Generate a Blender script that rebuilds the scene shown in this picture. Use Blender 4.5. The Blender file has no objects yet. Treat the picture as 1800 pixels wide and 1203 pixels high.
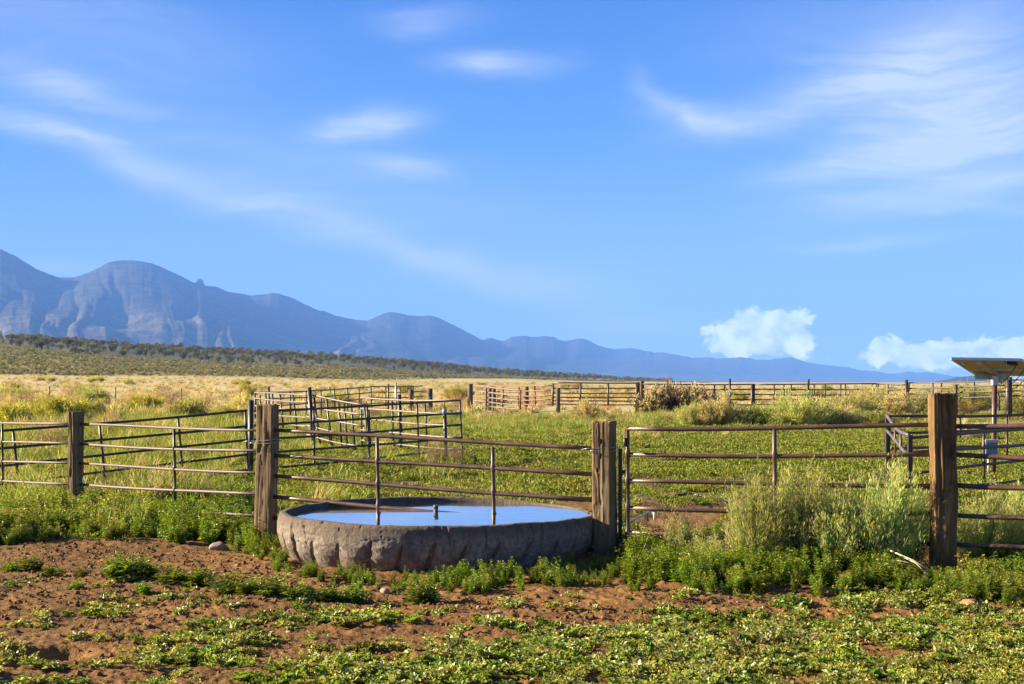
import bpy, math, random
import numpy as np
from mathutils import Vector

random.seed(7)
RNG = np.random.default_rng(11)
SC = bpy.context.scene
COL = SC.collection
R = math.radians

# ------------------------------------------------------------------ camera
FPX, CX, HY, CH = 2400.0, 900.0, 672.0, 1.6      # focal length, centre and horizon of the photo in its pixels, eye height
cam_d = bpy.data.cameras.new("camera")
cam = bpy.data.objects.new("camera", cam_d)
COL.objects.link(cam)
cam.location = (0, 0, CH)
cam.rotation_euler = (R(90), 0, 0)
cam_d.sensor_width = 36.0
cam_d.lens = 36.0 * FPX / 1800.0
cam_d.shift_y = (HY - 601.5) / 1800.0
cam_d.clip_start = 0.1
cam_d.clip_end = 60000
SC.camera = cam

# ------------------------------------------------------------------ light
SUN_EL, SUN_AZ = R(21), math.atan2(-0.985, 0.16)   # azimuth from +Y, clockwise towards +X
sun_dir = Vector((math.sin(SUN_AZ) * math.cos(SUN_EL), math.cos(SUN_AZ) * math.cos(SUN_EL), math.sin(SUN_EL)))
sl = bpy.data.lights.new("sun", 'SUN')
sl.energy = 5.0
sl.angle = R(0.5)
sl.color = (1.0, 0.85, 0.62)
so = bpy.data.objects.new("sun", sl)
COL.objects.link(so)
so.rotation_euler = sun_dir.to_track_quat('Z', 'Y').to_euler()
so.location = (-60, 20, 40)

SC.view_settings.view_transform = 'Standard'
SC.view_settings.look = 'None'
EXPOSURE = 2.1
SC.view_settings.exposure = EXPOSURE
SC.view_settings.gamma = 1.0


# ------------------------------------------------------------------ node helpers
class NB:
    def __init__(self, nt):
        self.nt = nt
        self.n = nt.nodes
        self.l = nt.links

    def new(self, t, **kw):
        nd = self.n.new(t)
        for k, v in kw.items():
            setattr(nd, k, v)
        return nd

    def put(self, sock, v):
        if isinstance(v, bpy.types.NodeSocket):
            self.l.new(v, sock)
        elif v is not None:
            sock.default_value = v

    def math(self, op, a, b=None, c=None, clamp=False):
        nd = self.new('ShaderNodeMath', operation=op, use_clamp=clamp)
        self.put(nd.inputs[0], a)
        if b is not None:
            self.put(nd.inputs[1], b)
        if c is not None:
            self.put(nd.inputs[2], c)
        return nd.outputs[0]

    def vmath(self, op, a, b=None):
        nd = self.new('ShaderNodeVectorMath', operation=op)
        self.put(nd.inputs[0], a)
        if b is not None:
            self.put(nd.inputs[1], b)
        return nd.outputs[0] if op not in ('DOT_PRODUCT', 'LENGTH') else nd.outputs[1]

    def mapping(self, vec, loc=(0, 0, 0), rot=(0, 0, 0), scale=(1, 1, 1), kind='POINT'):
        nd = self.new('ShaderNodeMapping', vector_type=kind)
        self.put(nd.inputs['Vector'], vec)
        nd.inputs['Location'].default_value = loc
        nd.inputs['Rotation'].default_value = rot
        nd.inputs['Scale'].default_value = scale
        return nd.outputs[0]

    def noise(self, vec, scale=1, detail=4, rough=0.55, dist=0.0, out='Fac'):
        nd = self.new('ShaderNodeTexNoise')
        self.put(nd.inputs['Vector'], vec)
        nd.inputs['Scale'].default_value = scale
        nd.inputs['Detail'].default_value = detail
        nd.inputs['Roughness'].default_value = rough
        nd.inputs['Distortion'].default_value = dist
        return nd.outputs[out]

    def ramp(self, fac, stops, interp='LINEAR'):
        nd = self.new('ShaderNodeValToRGB')
        self.put(nd.inputs[0], fac)
        cr = nd.color_ramp
        cr.interpolation = interp
        while len(cr.elements) < len(stops):
            cr.elements.new(0.5)
        for e, (p, c) in zip(cr.elements, stops):
            e.position = p
            e.color = (c[0], c[1], c[2], 1) if not isinstance(c, (int, float)) else (c, c, c, 1)
        return nd.outputs[0]

    def mix(self, fac, a, b, blend='MIX'):
        nd = self.new('ShaderNodeMix', data_type='RGBA', blend_type=blend)
        self.put(nd.inputs[0], fac)
        for s, v in ((nd.inputs[6], a), (nd.inputs[7], b)):
            if isinstance(v, tuple) and len(v) == 3:
                v = (*v, 1)
            self.put(s, v)
        return nd.outputs[2]

    def smooth(self, x, lo, hi):
        nd = self.new('ShaderNodeMapRange', interpolation_type='SMOOTHSTEP')
        self.put(nd.inputs[0], x)
        nd.inputs[1].default_value = lo
        nd.inputs[2].default_value = hi
        return nd.outputs[0]


# ------------------------------------------------------------------ sky
world = bpy.data.worlds.new("World")
SC.world = world
world.use_nodes = True
wt = world.node_tree
wt.nodes.clear()
W = NB(wt)
SKY_STRENGTH = 0.10
tc = W.new('ShaderNodeTexCoord')
sep = W.new('ShaderNodeSeparateXYZ')
wt.links.new(tc.outputs['Generated'], sep.inputs[0])
az = W.math('ARCTAN2', sep.outputs[0], sep.outputs[1])
el = W.math('ARCSINE', sep.outputs[2])
sky = W.new('ShaderNodeTexSky', sky_type='NISHITA', sun_disc=False)
sky.sun_elevation = SUN_EL
sky.sun_rotation = SUN_AZ
sky.altitude = 1800
sky.air_density = 1.0
sky.dust_density = 0.3
sky.ozone_density = 2.0
# the deep blue of the polarised desert sky, by elevation; unseen upper stops darkened to cut fill
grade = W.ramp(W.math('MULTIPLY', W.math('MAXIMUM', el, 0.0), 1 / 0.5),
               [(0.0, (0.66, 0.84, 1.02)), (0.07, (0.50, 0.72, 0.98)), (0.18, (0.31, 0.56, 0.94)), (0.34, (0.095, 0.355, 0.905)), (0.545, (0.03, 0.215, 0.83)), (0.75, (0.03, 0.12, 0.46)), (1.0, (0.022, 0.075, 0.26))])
lum = W.new('ShaderNodeRGBToBW')
wt.links.new(sky.outputs[0], lum.inputs[0])
# keep the Nishita brightness pattern softly, take hue from the grade
lumf = W.math('POWER', W.math('MULTIPLY', lum.outputs[0], 0.14), 0.12)
VAL = 1.0 / (SKY_STRENGTH * 2 ** EXPOSURE)
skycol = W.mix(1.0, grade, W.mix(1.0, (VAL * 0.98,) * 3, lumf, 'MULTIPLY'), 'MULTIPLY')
uv = W.new('ShaderNodeCombineXYZ')
wt.links.new(az, uv.inputs[0])
wt.links.new(el, uv.inputs[1])
uvv = uv.outputs[0]
wn = W.noise(W.mapping(uvv, rot=(0, 0, R(8)), scale=(9, 22, 1)), 1, 5, 0.55, 0.4, 'Color')
warp = W.vmath('MULTIPLY', W.vmath('SUBTRACT', wn, (0.5, 0.5, 0.5)), (0.07, 0.028, 0.0))
cuv = W.vmath('ADD', uvv, warp)


def P2A(px, py):
    u = (px - CX) / FPX
    v = (HY - py) / FPX
    return math.atan(u), math.atan2(v, math.sqrt(1 + u * u))


def blobs(lst, vec):
    acc = 0.0
    for (px, py, rx, ry, ang, amp) in lst:
        a, e = P2A(px, py)
        m = W.mapping(vec, loc=(a, e, 0), rot=(0, 0, R(ang)), scale=(rx / FPX, ry / FPX, 1), kind='TEXTURE')
        d = W.vmath('DOT_PRODUCT', m, m)
        g = W.math('EXPONENT', W.math('MULTIPLY', d, -1.0))
        acc = W.math('MULTIPLY_ADD', g, amp, acc)
    return acc


cir_l = blobs([
    (90, 240, 170, 22, -20, .50), (270, 300, 170, 24, -20, .52), (480, 360, 220, 34, -16, .42), (520, 300, 420, 90, -14, .30),
    (700, 430, 200, 30, -20, .44), (830, 480, 170, 26, -14, .70), (930, 495, 150, 34, -4, .60), (90, 148, 150, 28, -14, .50), (120, 40, 300, 70, -6, .32),
    (1000, 510, 130, 40, 5, .32), (120, 470, 80, 18, -6, .55)], cuv)
cir_r = blobs([
    (868, 112, 85, 19, -3, 1.0), (642, 218, 78, 25, 8, .9), (715, 290, 70, 20, -4, .75), (745, 38, 90, 22, 4, .45),
    (1170, 180, 60, 18, -40, .50), (1230, 208, 80, 26, -6, .85), (1390, 190, 190, 36, 13, .70), (1640, 105, 170, 80, 28, .72), (1560, 60, 260, 70, 0, .28),
    (1690, 225, 220, 62, 18, .90), (1480, 290, 130, 22, 6, .60), (1690, 325, 170, 26, 10, .90), (1700, 365, 120, 16, -4, .5),
    (1540, 425, 110, 12, 1, .6), (1085, 572, 130, 24, 2, .6), (1750, 250, 200, 140, 0, .34)], cuv)
fw = W.vmath('ADD', cuv, W.vmath('MULTIPLY', W.vmath('SUBTRACT', W.noise(W.mapping(uvv, scale=(6, 10, 1)), 1, 3, 0.5, 0.0, 'Color'), (0.5, 0.5, 0.5)), (0.04, 0.05, 0.0)))


def fibres(ang, sx, sy):
    a_ = W.noise(W.mapping(fw, rot=(0, 0, R(ang)), scale=(sx, sy, 1)), 1, 8, 0.66, 0.25)
    b_ = W.noise(W.mapping(fw, loc=(2, 5, 0), rot=(0, 0, R(ang)), scale=(sx * 0.45, sy * 0.3, 1)), 1, 4, 0.55, 0.3)
    return W.math('MULTIPLY', W.smooth(a_, 0.30, 0.72), W.smooth(b_, 0.25, 0.70))


# (mapping turns the point, so a fibre that falls to the right needs a positive turn)
cirrus = W.math('ADD', W.math('MULTIPLY', cir_l, W.math('MULTIPLY_ADD', fibres(18, 9, 95), 0.70, 0.66)),
                W.math('MULTIPLY', cir_r, W.math('MULTIPLY_ADD', fibres(-10, 9, 90), 0.75, 0.58)), clamp=True)
cirrus = W.math('MULTIPLY', cirrus, 0.95)
# soft thin veil everywhere low in the sky
cn = W.noise(W.mapping(uvv, rot=(0, 0, 0.6), scale=(46, 58, 1)), 1, 8, 0.60, 0.5)
cn2 = W.noise(W.mapping(uvv, loc=(3, 1, 0), rot=(0, 0, 0.9), scale=(75, 90, 1)), 1, 5, 0.6, 0.3, 'Color')
pu = W.vmath('ADD', uvv, W.vmath('MULTIPLY', W.vmath('SUBTRACT', cn2, (0.5, 0.5, 0.5)), (0.022, 0.014, 0)))
cum = blobs([
    (1318, 572, 42, 32, 0, 1.1), (1350, 596, 60, 26, 0, .9), (1258, 590, 40, 24, 0, .65), (1395, 556, 48, 15, 4, .8), (1405, 588, 30, 22, 0, .7),
    (1300, 618, 110, 18, 0, .5), (1556, 606, 26, 18, 0, .95), (1670, 612, 42, 17, 0, 1.1), (1610, 620, 50, 15, 0, .9), (1760, 618, 52, 17, 0, 1.1),
    (1680, 638, 150, 18, 0, .7), (1850, 615, 60, 25, 0, .9), (1460, 632, 90, 10, 0, .35)], pu)
cumf = W.smooth(W.math('ADD', cum, W.math('MULTIPLY_ADD', cn, 1.9, -0.95)), 0.40, 0.74)
cumf = W.math('MULTIPLY', cumf, 0.95)
CL = VAL
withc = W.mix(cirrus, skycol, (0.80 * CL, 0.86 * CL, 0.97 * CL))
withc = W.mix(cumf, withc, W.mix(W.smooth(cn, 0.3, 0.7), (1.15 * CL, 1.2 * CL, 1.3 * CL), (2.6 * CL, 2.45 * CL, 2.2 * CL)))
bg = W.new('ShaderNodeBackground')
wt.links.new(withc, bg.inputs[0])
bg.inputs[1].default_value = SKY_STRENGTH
wo = W.new('ShaderNodeOutputWorld')
wt.links.new(bg.outputs[0], wo.inputs[0])


# ------------------------------------------------------------------ numeric helpers
def vnoise(x, y, seed=0):
    x = np.asarray(x, float)
    y = np.asarray(y, float)
    ix = np.floor(x).astype(np.int64)
    iy = np.floor(y).astype(np.int64)
    fx = x - ix
    fy = y - iy
    fx = fx * fx * (3 - 2 * fx)
    fy = fy * fy * (3 - 2 * fy)

    def h(a, b):
        n = (a * 374761393 + b * 668265263 + seed * 974711) & 0xFFFFFFFF
        n = ((n ^ (n >> 13)) * 1274126177) & 0xFFFFFFFF
        n = n ^ (n >> 16)
        return (n & 0xFFFFFF) / float(0xFFFFFF)
    a = h(ix, iy)
    b = h(ix + 1, iy)
    c = h(ix, iy + 1)
    d = h(ix + 1, iy + 1)
    return (a * (1 - fx) + b * fx) * (1 - fy) + (c * (1 - fx) + d * fx) * fy


def fbm(x, y, octv=4, seed=0, gain=0.5):
    s, a, t = 0.0, 1.0, 0.0
    x = np.asarray(x, float)
    y = np.asarray(y, float)
    for i in range(octv):
        s = s + a * vnoise(x, y, seed + i * 17)
        t += a
        a *= gain
        x = x * 2.03 + 11.3
        y = y * 2.03 + 5.7
    return s / t


def sstep(a, b, x):
    t = np.clip((np.asarray(x, float) - a) / (b - a), 0, 1)
    return t * t * (3 - 2 * t)


PXK = [-900, 0, 120, 240, 420, 600, 700, 800, 900, 1000, 1100, 1160, 1300, 1500, 2600]
YFK = [660, 661.5, 662.5, 663.5, 665, 667, 667.5, 668.5, 669.5, 671, 672.5, 673, 673.4, 673.4, 673.4]
YTK = [594, 608, 618, 631, 640, 643, 652, 659, 664, 668, 671, 672.5, 673.3, 673.3, 673.3]
YCK = [582, 596, 604, 612, 621, 632, 639, 649, 656, 662, 669, 672, 673.2, 673.2, 673.2]
DFK = [330, 350, 365, 380, 430, 480, 520, 580, 650, 760, 900, 1000, 1300, 1500, 1500]
DTK = [600, 620, 640, 670, 730, 800, 860, 950, 1050, 1180, 1350, 1500, 1800, 2000, 2000]
DCK = [790, 820, 850, 890, 960, 1060, 1130, 1230, 1350, 1500, 1750, 2000, 2400, 2600, 2600]


def hill_tables(px):
    f = lambda t: np.interp(px, PXK, t)
    d = [f(DFK), f(DTK), f(DCK)]
    z = [CH + (HY - f(t)) * dd / FPX for t, dd in zip((YFK, YTK, YCK), d)]
    return d, z


def ground_z(X, Y, micro=True):
    X = np.asarray(X, float)
    Y = np.asarray(Y, float)
    rr = np.hypot(X, Y)
    Ys = np.maximum(Y, 0.25 * rr + 0.01)
    px = np.clip(CX + FPX * X / Ys, -900, 2600)
    (df, dt, dc), (zf, zt, zc) = hill_tables(px)
    t1 = np.clip((Ys - 50) / (df - 50), 0, 1)
    t2 = np.clip((Ys - df) / (dt - df), 0, 1)
    t3 = np.clip((Ys - dt) / (dc - dt), 0, 1)
    t4 = np.clip((Ys - dc) / (dc * 1.2), 0, 1)
    z = zf * t1 ** 1.3 + (zt - zf) * t2 + (zc - zt) * t3 * (1.6 - 0.6 * t3)
    z = z * (1 - 0.9 * sstep(0, 1, t4))
    flat = sstep(40, 200, Y)
    z = z * np.where(Y > 0, flat, 0)
    # rolling of the ground
    z = z + (fbm(X * 0.11, Y * 0.11, 3, 5) - 0.5) * 0.22 * sstep(14, 40, rr) * (1 - sstep(60, 300, rr)) 
    z = z + (fbm(X * 0.02, Y * 0.012, 3, 8) - 0.5) * 2.5 * sstep(200, 420, rr) * (1 - sstep(1500, 4000, rr))
    # small shelf on the sage slope
    if micro:
        near = 1 - sstep(24, 45, rr)
        b = (fbm(X * 1.1, Y * 1.1, 3, 21) - 0.5) * 0.10 + (fbm(X * 5, Y * 5, 3, 22) - 0.5) * 0.026 \
            + (fbm(X * 26, Y * 26, 3, 23, 0.75) - 0.5) * 0.040
        hoof = vnoise(X * 6.5, Y * 6.5, 71)
        b = b - 0.022 * sstep(0.80, 0.95, hoof)
        z = z + b * near
        # pit at the left foot of the picture, dirt mound and hollow by the gate
        z = z - 0.15 * np.exp(-((((X + 2.72) / 0.20) ** 2 + ((Y - 8.05) / 0.20) ** 2) ** 2))
        z = z - 0.07 * np.exp(-((((X - 2.2) / 0.13) ** 2 + ((Y - 9.35) / 0.16) ** 2) ** 2))
        z = z + 0.10 * np.exp(-(((X - 1.75) / 0.6) ** 2 + ((Y - 13.6) / 0.7) ** 2))
    return z


def to_px(X, Y, Z=0.0):
    return CX + FPX * X / Y, HY - FPX * (Z - CH) / Y


_YS = np.geomspace(5, 2500, 5000)


def hit(px, py):
    """ground point that shows at a photo pixel"""
    u = (px - CX) / FPX
    z = ground_z(u * _YS, _YS, False)
    pp = HY - FPX * (z - CH) / _YS
    k = int(np.argmax(pp <= py)) if (pp <= py).any() else len(_YS) - 1
    y = _YS[k]
    return Vector((u * y, y, float(ground_z(u * y, y))))


def pt(px, py, Y):
    return Vector(((px - CX) / FPX * Y, Y, CH + (HY - py) * Y / FPX))


# ------------------------------------------------------------------ object helpers
def tag(o, label=None, cat=None, group=None, kind=None):
    if label:
        o['label'] = label
    if cat:
        o['category'] = cat
    if group:
        o['group'] = group
    if kind:
        o['kind'] = kind
    return o


def empty(name, loc, label, cat, group=None, rz=0):
    o = bpy.data.objects.new(name, None)
    o.empty_display_size = 0.2
    COL.objects.link(o)
    o.location = loc
    o.rotation_euler = (0, 0, rz)
    return tag(o, label, cat, group)


def np_mesh(name, V, F, mats=None, smooth=False, col=None, F4=None):
    me = bpy.data.meshes.new(name)
    V = np.asarray(V, np.float32)
    fl = []
    if F is not None and len(F):
        fl.append(np.asarray(F, np.int32))
    if F4 is not None and len(F4):
        fl.append(np.asarray(F4, np.int32))
    me.vertices.add(len(V))
    me.vertices.foreach_set('co', V.ravel())
    nl = sum(f.size for f in fl)
    npoly = sum(len(f) for f in fl)
    me.loops.add(nl)
    me.loops.foreach_set('vertex_index', np.concatenate([f.ravel() for f in fl]))
    me.polygons.add(npoly)
    tot = np.concatenate([np.full(len(f), f.shape[1], np.int32) for f in fl])
    start = np.concatenate([[0], np.cumsum(tot)[:-1]]).astype(np.int32)
    me.polygons.foreach_set('loop_start', start)
    if smooth:
        me.polygons.foreach_set('use_smooth', np.ones(npoly, bool))
    me.update(calc_edges=True)
    if col is not None:
        a = me.color_attributes.new('col', 'FLOAT_COLOR', 'POINT')
        c = np.ones((len(V), 4), np.float32)
        c[:, :3] = col
        a.data.foreach_set('color', c.ravel())
    for m in (mats or []):
        me.materials.append(m)
    me.validate()
    return me


def link(name, me, parent=None, loc=(0, 0, 0)):
    o = bpy.data.objects.new(name, me)
    COL.objects.link(o)
    o.location = loc
    if parent is not None:
        o.parent = parent
    return o


class MB:
    """collects shapes into one mesh"""

    def __init__(self):
        self.V = []
        self.F = []

    def add(self, V, F):
        b = len(self.V)
        self.V += [tuple(v) for v in V]
        self.F += [tuple(i + b for i in f) for f in F]

    def tube(self, pts, r, seg=8, cap=True):
        pts = [Vector(p) for p in pts]
        rs = r if isinstance(r, (list, tuple)) else [r] * len(pts)
        V, F = [], []
        prev = None
        for i, p in enumerate(pts):
            d = (pts[min(i + 1, len(pts) - 1)] - pts[max(i - 1, 0)]).normalized()
            ref = prev if prev is not None else (Vector((0, 0, 1)) if abs(d.z) < 0.9 else Vector((0, 1, 0)))
            x = d.cross(ref)
            if x.length < 1e-5:
                x = d.cross(Vector((1, 0, 0)))
            x.normalize()
            y = x.cross(d).normalized()
            prev = y
            for k in range(seg):
                a = 2 * math.pi * k / seg
                V.append(p + (x * math.cos(a) + y * math.sin(a)) * rs[i])
        n = len(pts)
        for i in range(n - 1):
            for k in range(seg):
                F.append((i * seg + k, i * seg + (k + 1) % seg, (i + 1) * seg + (k + 1) % seg, (i + 1) * seg + k))
        if cap:
            F.append(tuple(range(seg))[::-1])
            F.append(tuple((n - 1) * seg + k for k in range(seg)))
        self.add(V, F)

    def hexa(self, c):
        """eight corners: bottom four then top four"""
        self.add(c, [(3, 2, 1, 0), (4, 5, 6, 7), (0, 1, 5, 4), (1, 2, 6, 5), (2, 3, 7, 6), (3, 0, 4, 7)])

    def box(self, c, s, rz=0):
        cx, cy, cz = c
        hx, hy, hz = s[0] / 2, s[1] / 2, s[2] / 2
        ca, sa = math.cos(rz), math.sin(rz)
        q = []
        for dz in (-hz, hz):
            for dx, dy in ((-hx, -hy), (hx, -hy), (hx, hy), (-hx, hy)):
                q.append((cx + dx * ca - dy * sa, cy + dx * sa + dy * ca, cz + dz))
        self.hexa(q)

    def build(self, name, mat, parent=None, origin=(0, 0, 0), smooth=True, bevel=0.0, loc=(0, 0, 0)):
        o = Vector(origin)
        me = bpy.data.meshes.new(name)
        me.from_pydata([tuple(Vector(v) - o) for v in self.V], [], self.F)
        me.materials.append(mat)
        if smooth:
            me.polygons.foreach_set('use_smooth', [len(p.vertices) == 4 for p in me.polygons])
        me.update()
        ob = link(name, me, parent, loc)
        if bevel:
            b = ob.modifiers.new('bevel', 'BEVEL')
            b.width = bevel
            b.segments = 2
            b.limit_method = 'ANGLE'
        return ob


# ------------------------------------------------------------------ materials
def new_mat(name):
    m = bpy.data.materials.new(name)
    m.use_nodes = True
    m.node_tree.nodes.clear()
    nb = NB(m.node_tree)
    out = nb.new('ShaderNodeOutputMaterial')
    return m, nb, out


def principled(nb, out, base, rough=0.6, metal=0.0, bump=None, bstr=0.3, bdist=0.01, spec=0.4):
    p = nb.new('ShaderNodeBsdfPrincipled')
    nb.put(p.inputs['Base Color'], base if not (isinstance(base, tuple) and len(base) == 3) else (*base, 1))
    nb.put(p.inputs['Roughness'], rough)
    nb.put(p.inputs['Metallic'], metal)
    p.inputs['Specular IOR Level'].default_value = spec
    if bump is not None:
        b = nb.new('ShaderNodeBump')
        b.inputs['Strength'].default_value = bstr
        b.inputs['Distance'].default_value = bdist
        nb.put(b.inputs['Height'], bump)
        nb.l.new(b.outputs[0], p.inputs['Normal'])
    nb.l.new(p.outputs[0], out.inputs[0])
    return p


def mat_leaf(name, rough=0.42, trans=0.35, spec=0.35, jitter=0.5):
    m, nb, out = new_mat(name)
    at = nb.new('ShaderNodeAttribute', attribute_name='col')
    oi = nb.new('ShaderNodeObjectInfo')
    hs = nb.new('ShaderNodeHueSaturation')
    nb.l.new(at.outputs['Color'], hs.inputs['Color'])
    nb.put(hs.inputs['Hue'], nb.math('MULTIPLY_ADD', oi.outputs['Random'], 0.036, 0.472))
    nb.put(hs.inputs['Value'], nb.math('MULTIPLY_ADD', oi.outputs['Random'], jitter, 1.0 - jitter / 2))
    p = nb.new('ShaderNodeBsdfPrincipled')
    nb.l.new(hs.outputs[0], p.inputs['Base Color'])
    p.inputs['Roughness'].default_value = rough
    p.inputs['Specular IOR Level'].default_value = spec
    t = nb.new('ShaderNodeBsdfTranslucent')
    tcol = nb.mix(1.0, hs.outputs[0], (1.5, 1.35, 0.6), 'MULTIPLY')
    nb.l.new(tcol, t.inputs[0])
    mx = nb.new('ShaderNodeMixShader')
    mx.inputs[0].default_value = trans
    nb.l.new(p.outputs[0], mx.inputs[1])
    nb.l.new(t.outputs[0], mx.inputs[2])
    nb.l.new(mx.outputs[0], out.inputs[0])
    return m


M_LEAF = mat_leaf('weed leaf', 0.40, 0.32, 0.45)
M_COVER = mat_leaf('pasture leaf', 0.55, 0.32, 0.25)
M_GRASS = mat_leaf('grass blade', 0.5, 0.35, 0.3)
M_SHRUB = mat_leaf('shrub foliage', 0.6, 0.42, 0.2, 0.3)
M_TREE = mat_leaf('juniper foliage', 0.7, 0.12, 0.15, 0.6)


def mat_rust(name, c1, c2, c3, metal=0.35, rough=0.42):
    m, nb, out = new_mat(name)
    tco = nb.new('ShaderNodeTexCoord')
    ob = tco.outputs['Object']
    n1 = nb.noise(ob, 5, 6, 0.65)
    n2 = nb.noise(ob, 55, 4, 0.6)
    base = nb.ramp(n1, [(0.3, c1), (0.52, c2), (0.72, c3)])
    base = nb.mix(nb.math('MULTIPLY', n2, 0.6), base, (c1[0] * .6, c1[1] * .55, c1[2] * .5))
    principled(nb, out, base, nb.math('MULTIPLY_ADD', n1, 0.35, rough - 0.15), metal, n2, 0.35, 0.004, 0.5)
    return m


M_RUST = mat_rust('rusty pipe', (0.075, 0.038, 0.026), (0.14, 0.078, 0.055), (0.20, 0.12, 0.09), 0.15)
M_WORN = mat_rust('worn pipe', (0.09, 0.055, 0.045), (0.17, 0.12, 0.10), (0.17, 0.13, 0.115), 0.05, 0.6)
M_DARK = mat_rust('dark pipe', (0.025, 0.019, 0.017), (0.05, 0.034, 0.028), (0.085, 0.06, 0.05), 0.05)
M_PALE = mat_rust('pale pipe', (0.13, 0.095, 0.07), (0.24, 0.19, 0.15), (0.33, 0.28, 0.23), 0.1, 0.5)
M_RED = mat_rust('red oxide pipe', (0.13, 0.035, 0.022), (0.24, 0.085, 0.055), (0.40, 0.24, 0.18), 0.1, 0.5)


def mat_plain(name, base, rough=0.5, metal=0.0, var=0.25, scale=8):
    m, nb, out = new_mat(name)
    tco = nb.new('ShaderNodeTexCoord')
    n = nb.noise(tco.outputs['Object'], scale, 5, 0.6)
    b = nb.mix(n, tuple(c * (1 - var) for c in base), tuple(min(c * (1 + var), 1) for c in base))
    principled(nb, out, b, nb.math('MULTIPLY_ADD', n, 0.2, rough - 0.1), metal, n, 0.15, 0.005)
    return m


M_BLACK = mat_plain('black rubber', (0.015, 0.015, 0.016), 0.5)
M_GALV = mat_plain('galvanised steel', (0.42, 0.45, 0.47), 0.4, 0.6)
M_WHITE = mat_plain('white plastic', (0.72, 0.74, 0.76), 0.45)
M_PIPE = mat_plain('aged plastic pipe', (0.085, 0.10, 0.13), 0.6)
M_BLUEBOX = mat_plain('blue enamel', (0.10, 0.24, 0.36), 0.35)
M_ALU = mat_plain('anodised frame', (0.62, 0.62, 0.60), 0.35, 0.3)
M_BACK = mat_plain('panel back sheet', (0.52, 0.46, 0.30), 0.5)
M_CELL = mat_plain('solar cells', (0.012, 0.018, 0.05), 0.15)
M_WIRE = mat_plain('fence wire', (0.38, 0.36, 0.35), 0.4, 0.7)


def mat_wood(name, dark, mid, light):
    m, nb, out = new_mat(name)
    tco = nb.new('ShaderNodeTexCoord')
    ob = tco.outputs['Object']
    g = nb.noise(nb.mapping(ob, scale=(34, 34, 1.6)), 1, 6, 0.65, 0.6)
    f = nb.noise(nb.mapping(ob, scale=(110, 110, 3.0)), 1, 4, 0.6)
    w = nb.noise(ob, 3.2, 4, 0.6)
    base = nb.ramp(g, [(0.30, dark), (0.5, mid), (0.72, light)])
    base = nb.mix(nb.smooth(w, 0.45, 0.72), base, tuple(c * 0.55 for c in mid))
    base = nb.mix(nb.smooth(f, 0.58, 0.75), base, tuple(c * 0.35 for c in dark))
    h = nb.math('ADD', nb.math('MULTIPLY', g, 1.0), nb.math('MULTIPLY', f, 0.45))
    principled(nb, out, base, 0.8, 0, h, 0.85, 0.012, 0.2)
    return m


M_WOOD = mat_wood('weathered tie wood', (0.065, 0.042, 0.022), (0.20, 0.132, 0.066), (0.35, 0.25, 0.135))
M_WOOD_O = mat_wood('orange heart wood', (0.055, 0.032, 0.014), (0.17, 0.098, 0.04), (0.36, 0.215, 0.09))
M_WOOD_G = mat_wood('grey old wood', (0.06, 0.045, 0.035), (0.15, 0.11, 0.08), (0.26, 0.2, 0.15))

# ground: the albedo comes from a colour attribute, fine grain from noise
m, nb, out = new_mat('dry earth and turf')
at = nb.new('ShaderNodeAttribute', attribute_name='col')
geo = nb.new('ShaderNodeNewGeometry')
n1 = nb.noise(geo.outputs['Position'], 9, 6, 0.65)
n2 = nb.noise(geo.outputs['Position'], 60, 5, 0.65)
n3 = nb.noise(nb.mapping(geo.outputs['Position'], scale=(0.35, 0.12, 0.3)), 1, 7, 0.7)
v = nb.math('ADD', nb.math('MULTIPLY', n1, 0.6), nb.math('MULTIPLY', n2, 0.7))
v = nb.math('MULTIPLY_ADD', n3, 0.5, v)
base = nb.mix(1.0, at.outputs['Color'], nb.ramp(nb.math('MULTIPLY', v, 0.6), [(0.25, 0.45), (0.5, 1.0), (0.75, 1.5)]), 'MULTIPLY')
principled(nb, out, base, 0.92, 0, nb.math('ADD', n1, nb.math('MULTIPLY', n2, 0.5)), 0.7, 0.03, 0.15)
M_GROUND = m

# concrete cast in a tyre
m, nb, out = new_mat('weathered cast concrete')
tco = nb.new('ShaderNodeTexCoord')
ob = tco.outputs['Object']
n1 = nb.noise(ob, 3.0, 6, 0.65)
n2 = nb.noise(ob, 22, 6, 0.65)
n3 = nb.noise(nb.mapping(ob, scale=(14, 14, 2.2)), 1, 5, 0.6, 0.5)
n4 = nb.noise(ob, 90, 4, 0.6)
sepz = nb.new('ShaderNodeSeparateXYZ')
nb.l.new(ob, sepz.inputs[0])
base = nb.ramp(n2, [(0.28, (0.12, 0.095, 0.072)), (0.5, (0.235, 0.19, 0.148)), (0.72, (0.37, 0.31, 0.245))])
base = nb.mix(nb.smooth(n1, 0.45, 0.7), base, (0.17, 0.14, 0.115))
base = nb.mix(nb.math('MULTIPLY', nb.smooth(n3, 0.5, 0.72), 0.7), base, (0.075, 0.06, 0.05))
up = nb.smooth(nb.math('ADD', sepz.outputs[2], nb.math('MULTIPLY', n2, 0.12)), 0.30, 0.44)
base = nb.mix(nb.math('MULTIPLY', up, 0.7), base, (0.10, 0.072, 0.05))
principled(nb, out, base, 0.9, 0, nb.math('ADD', n2, nb.math('MULTIPLY', n4, 0.5)), 0.75, 0.018, 0.2)
M_TANK = m

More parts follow.
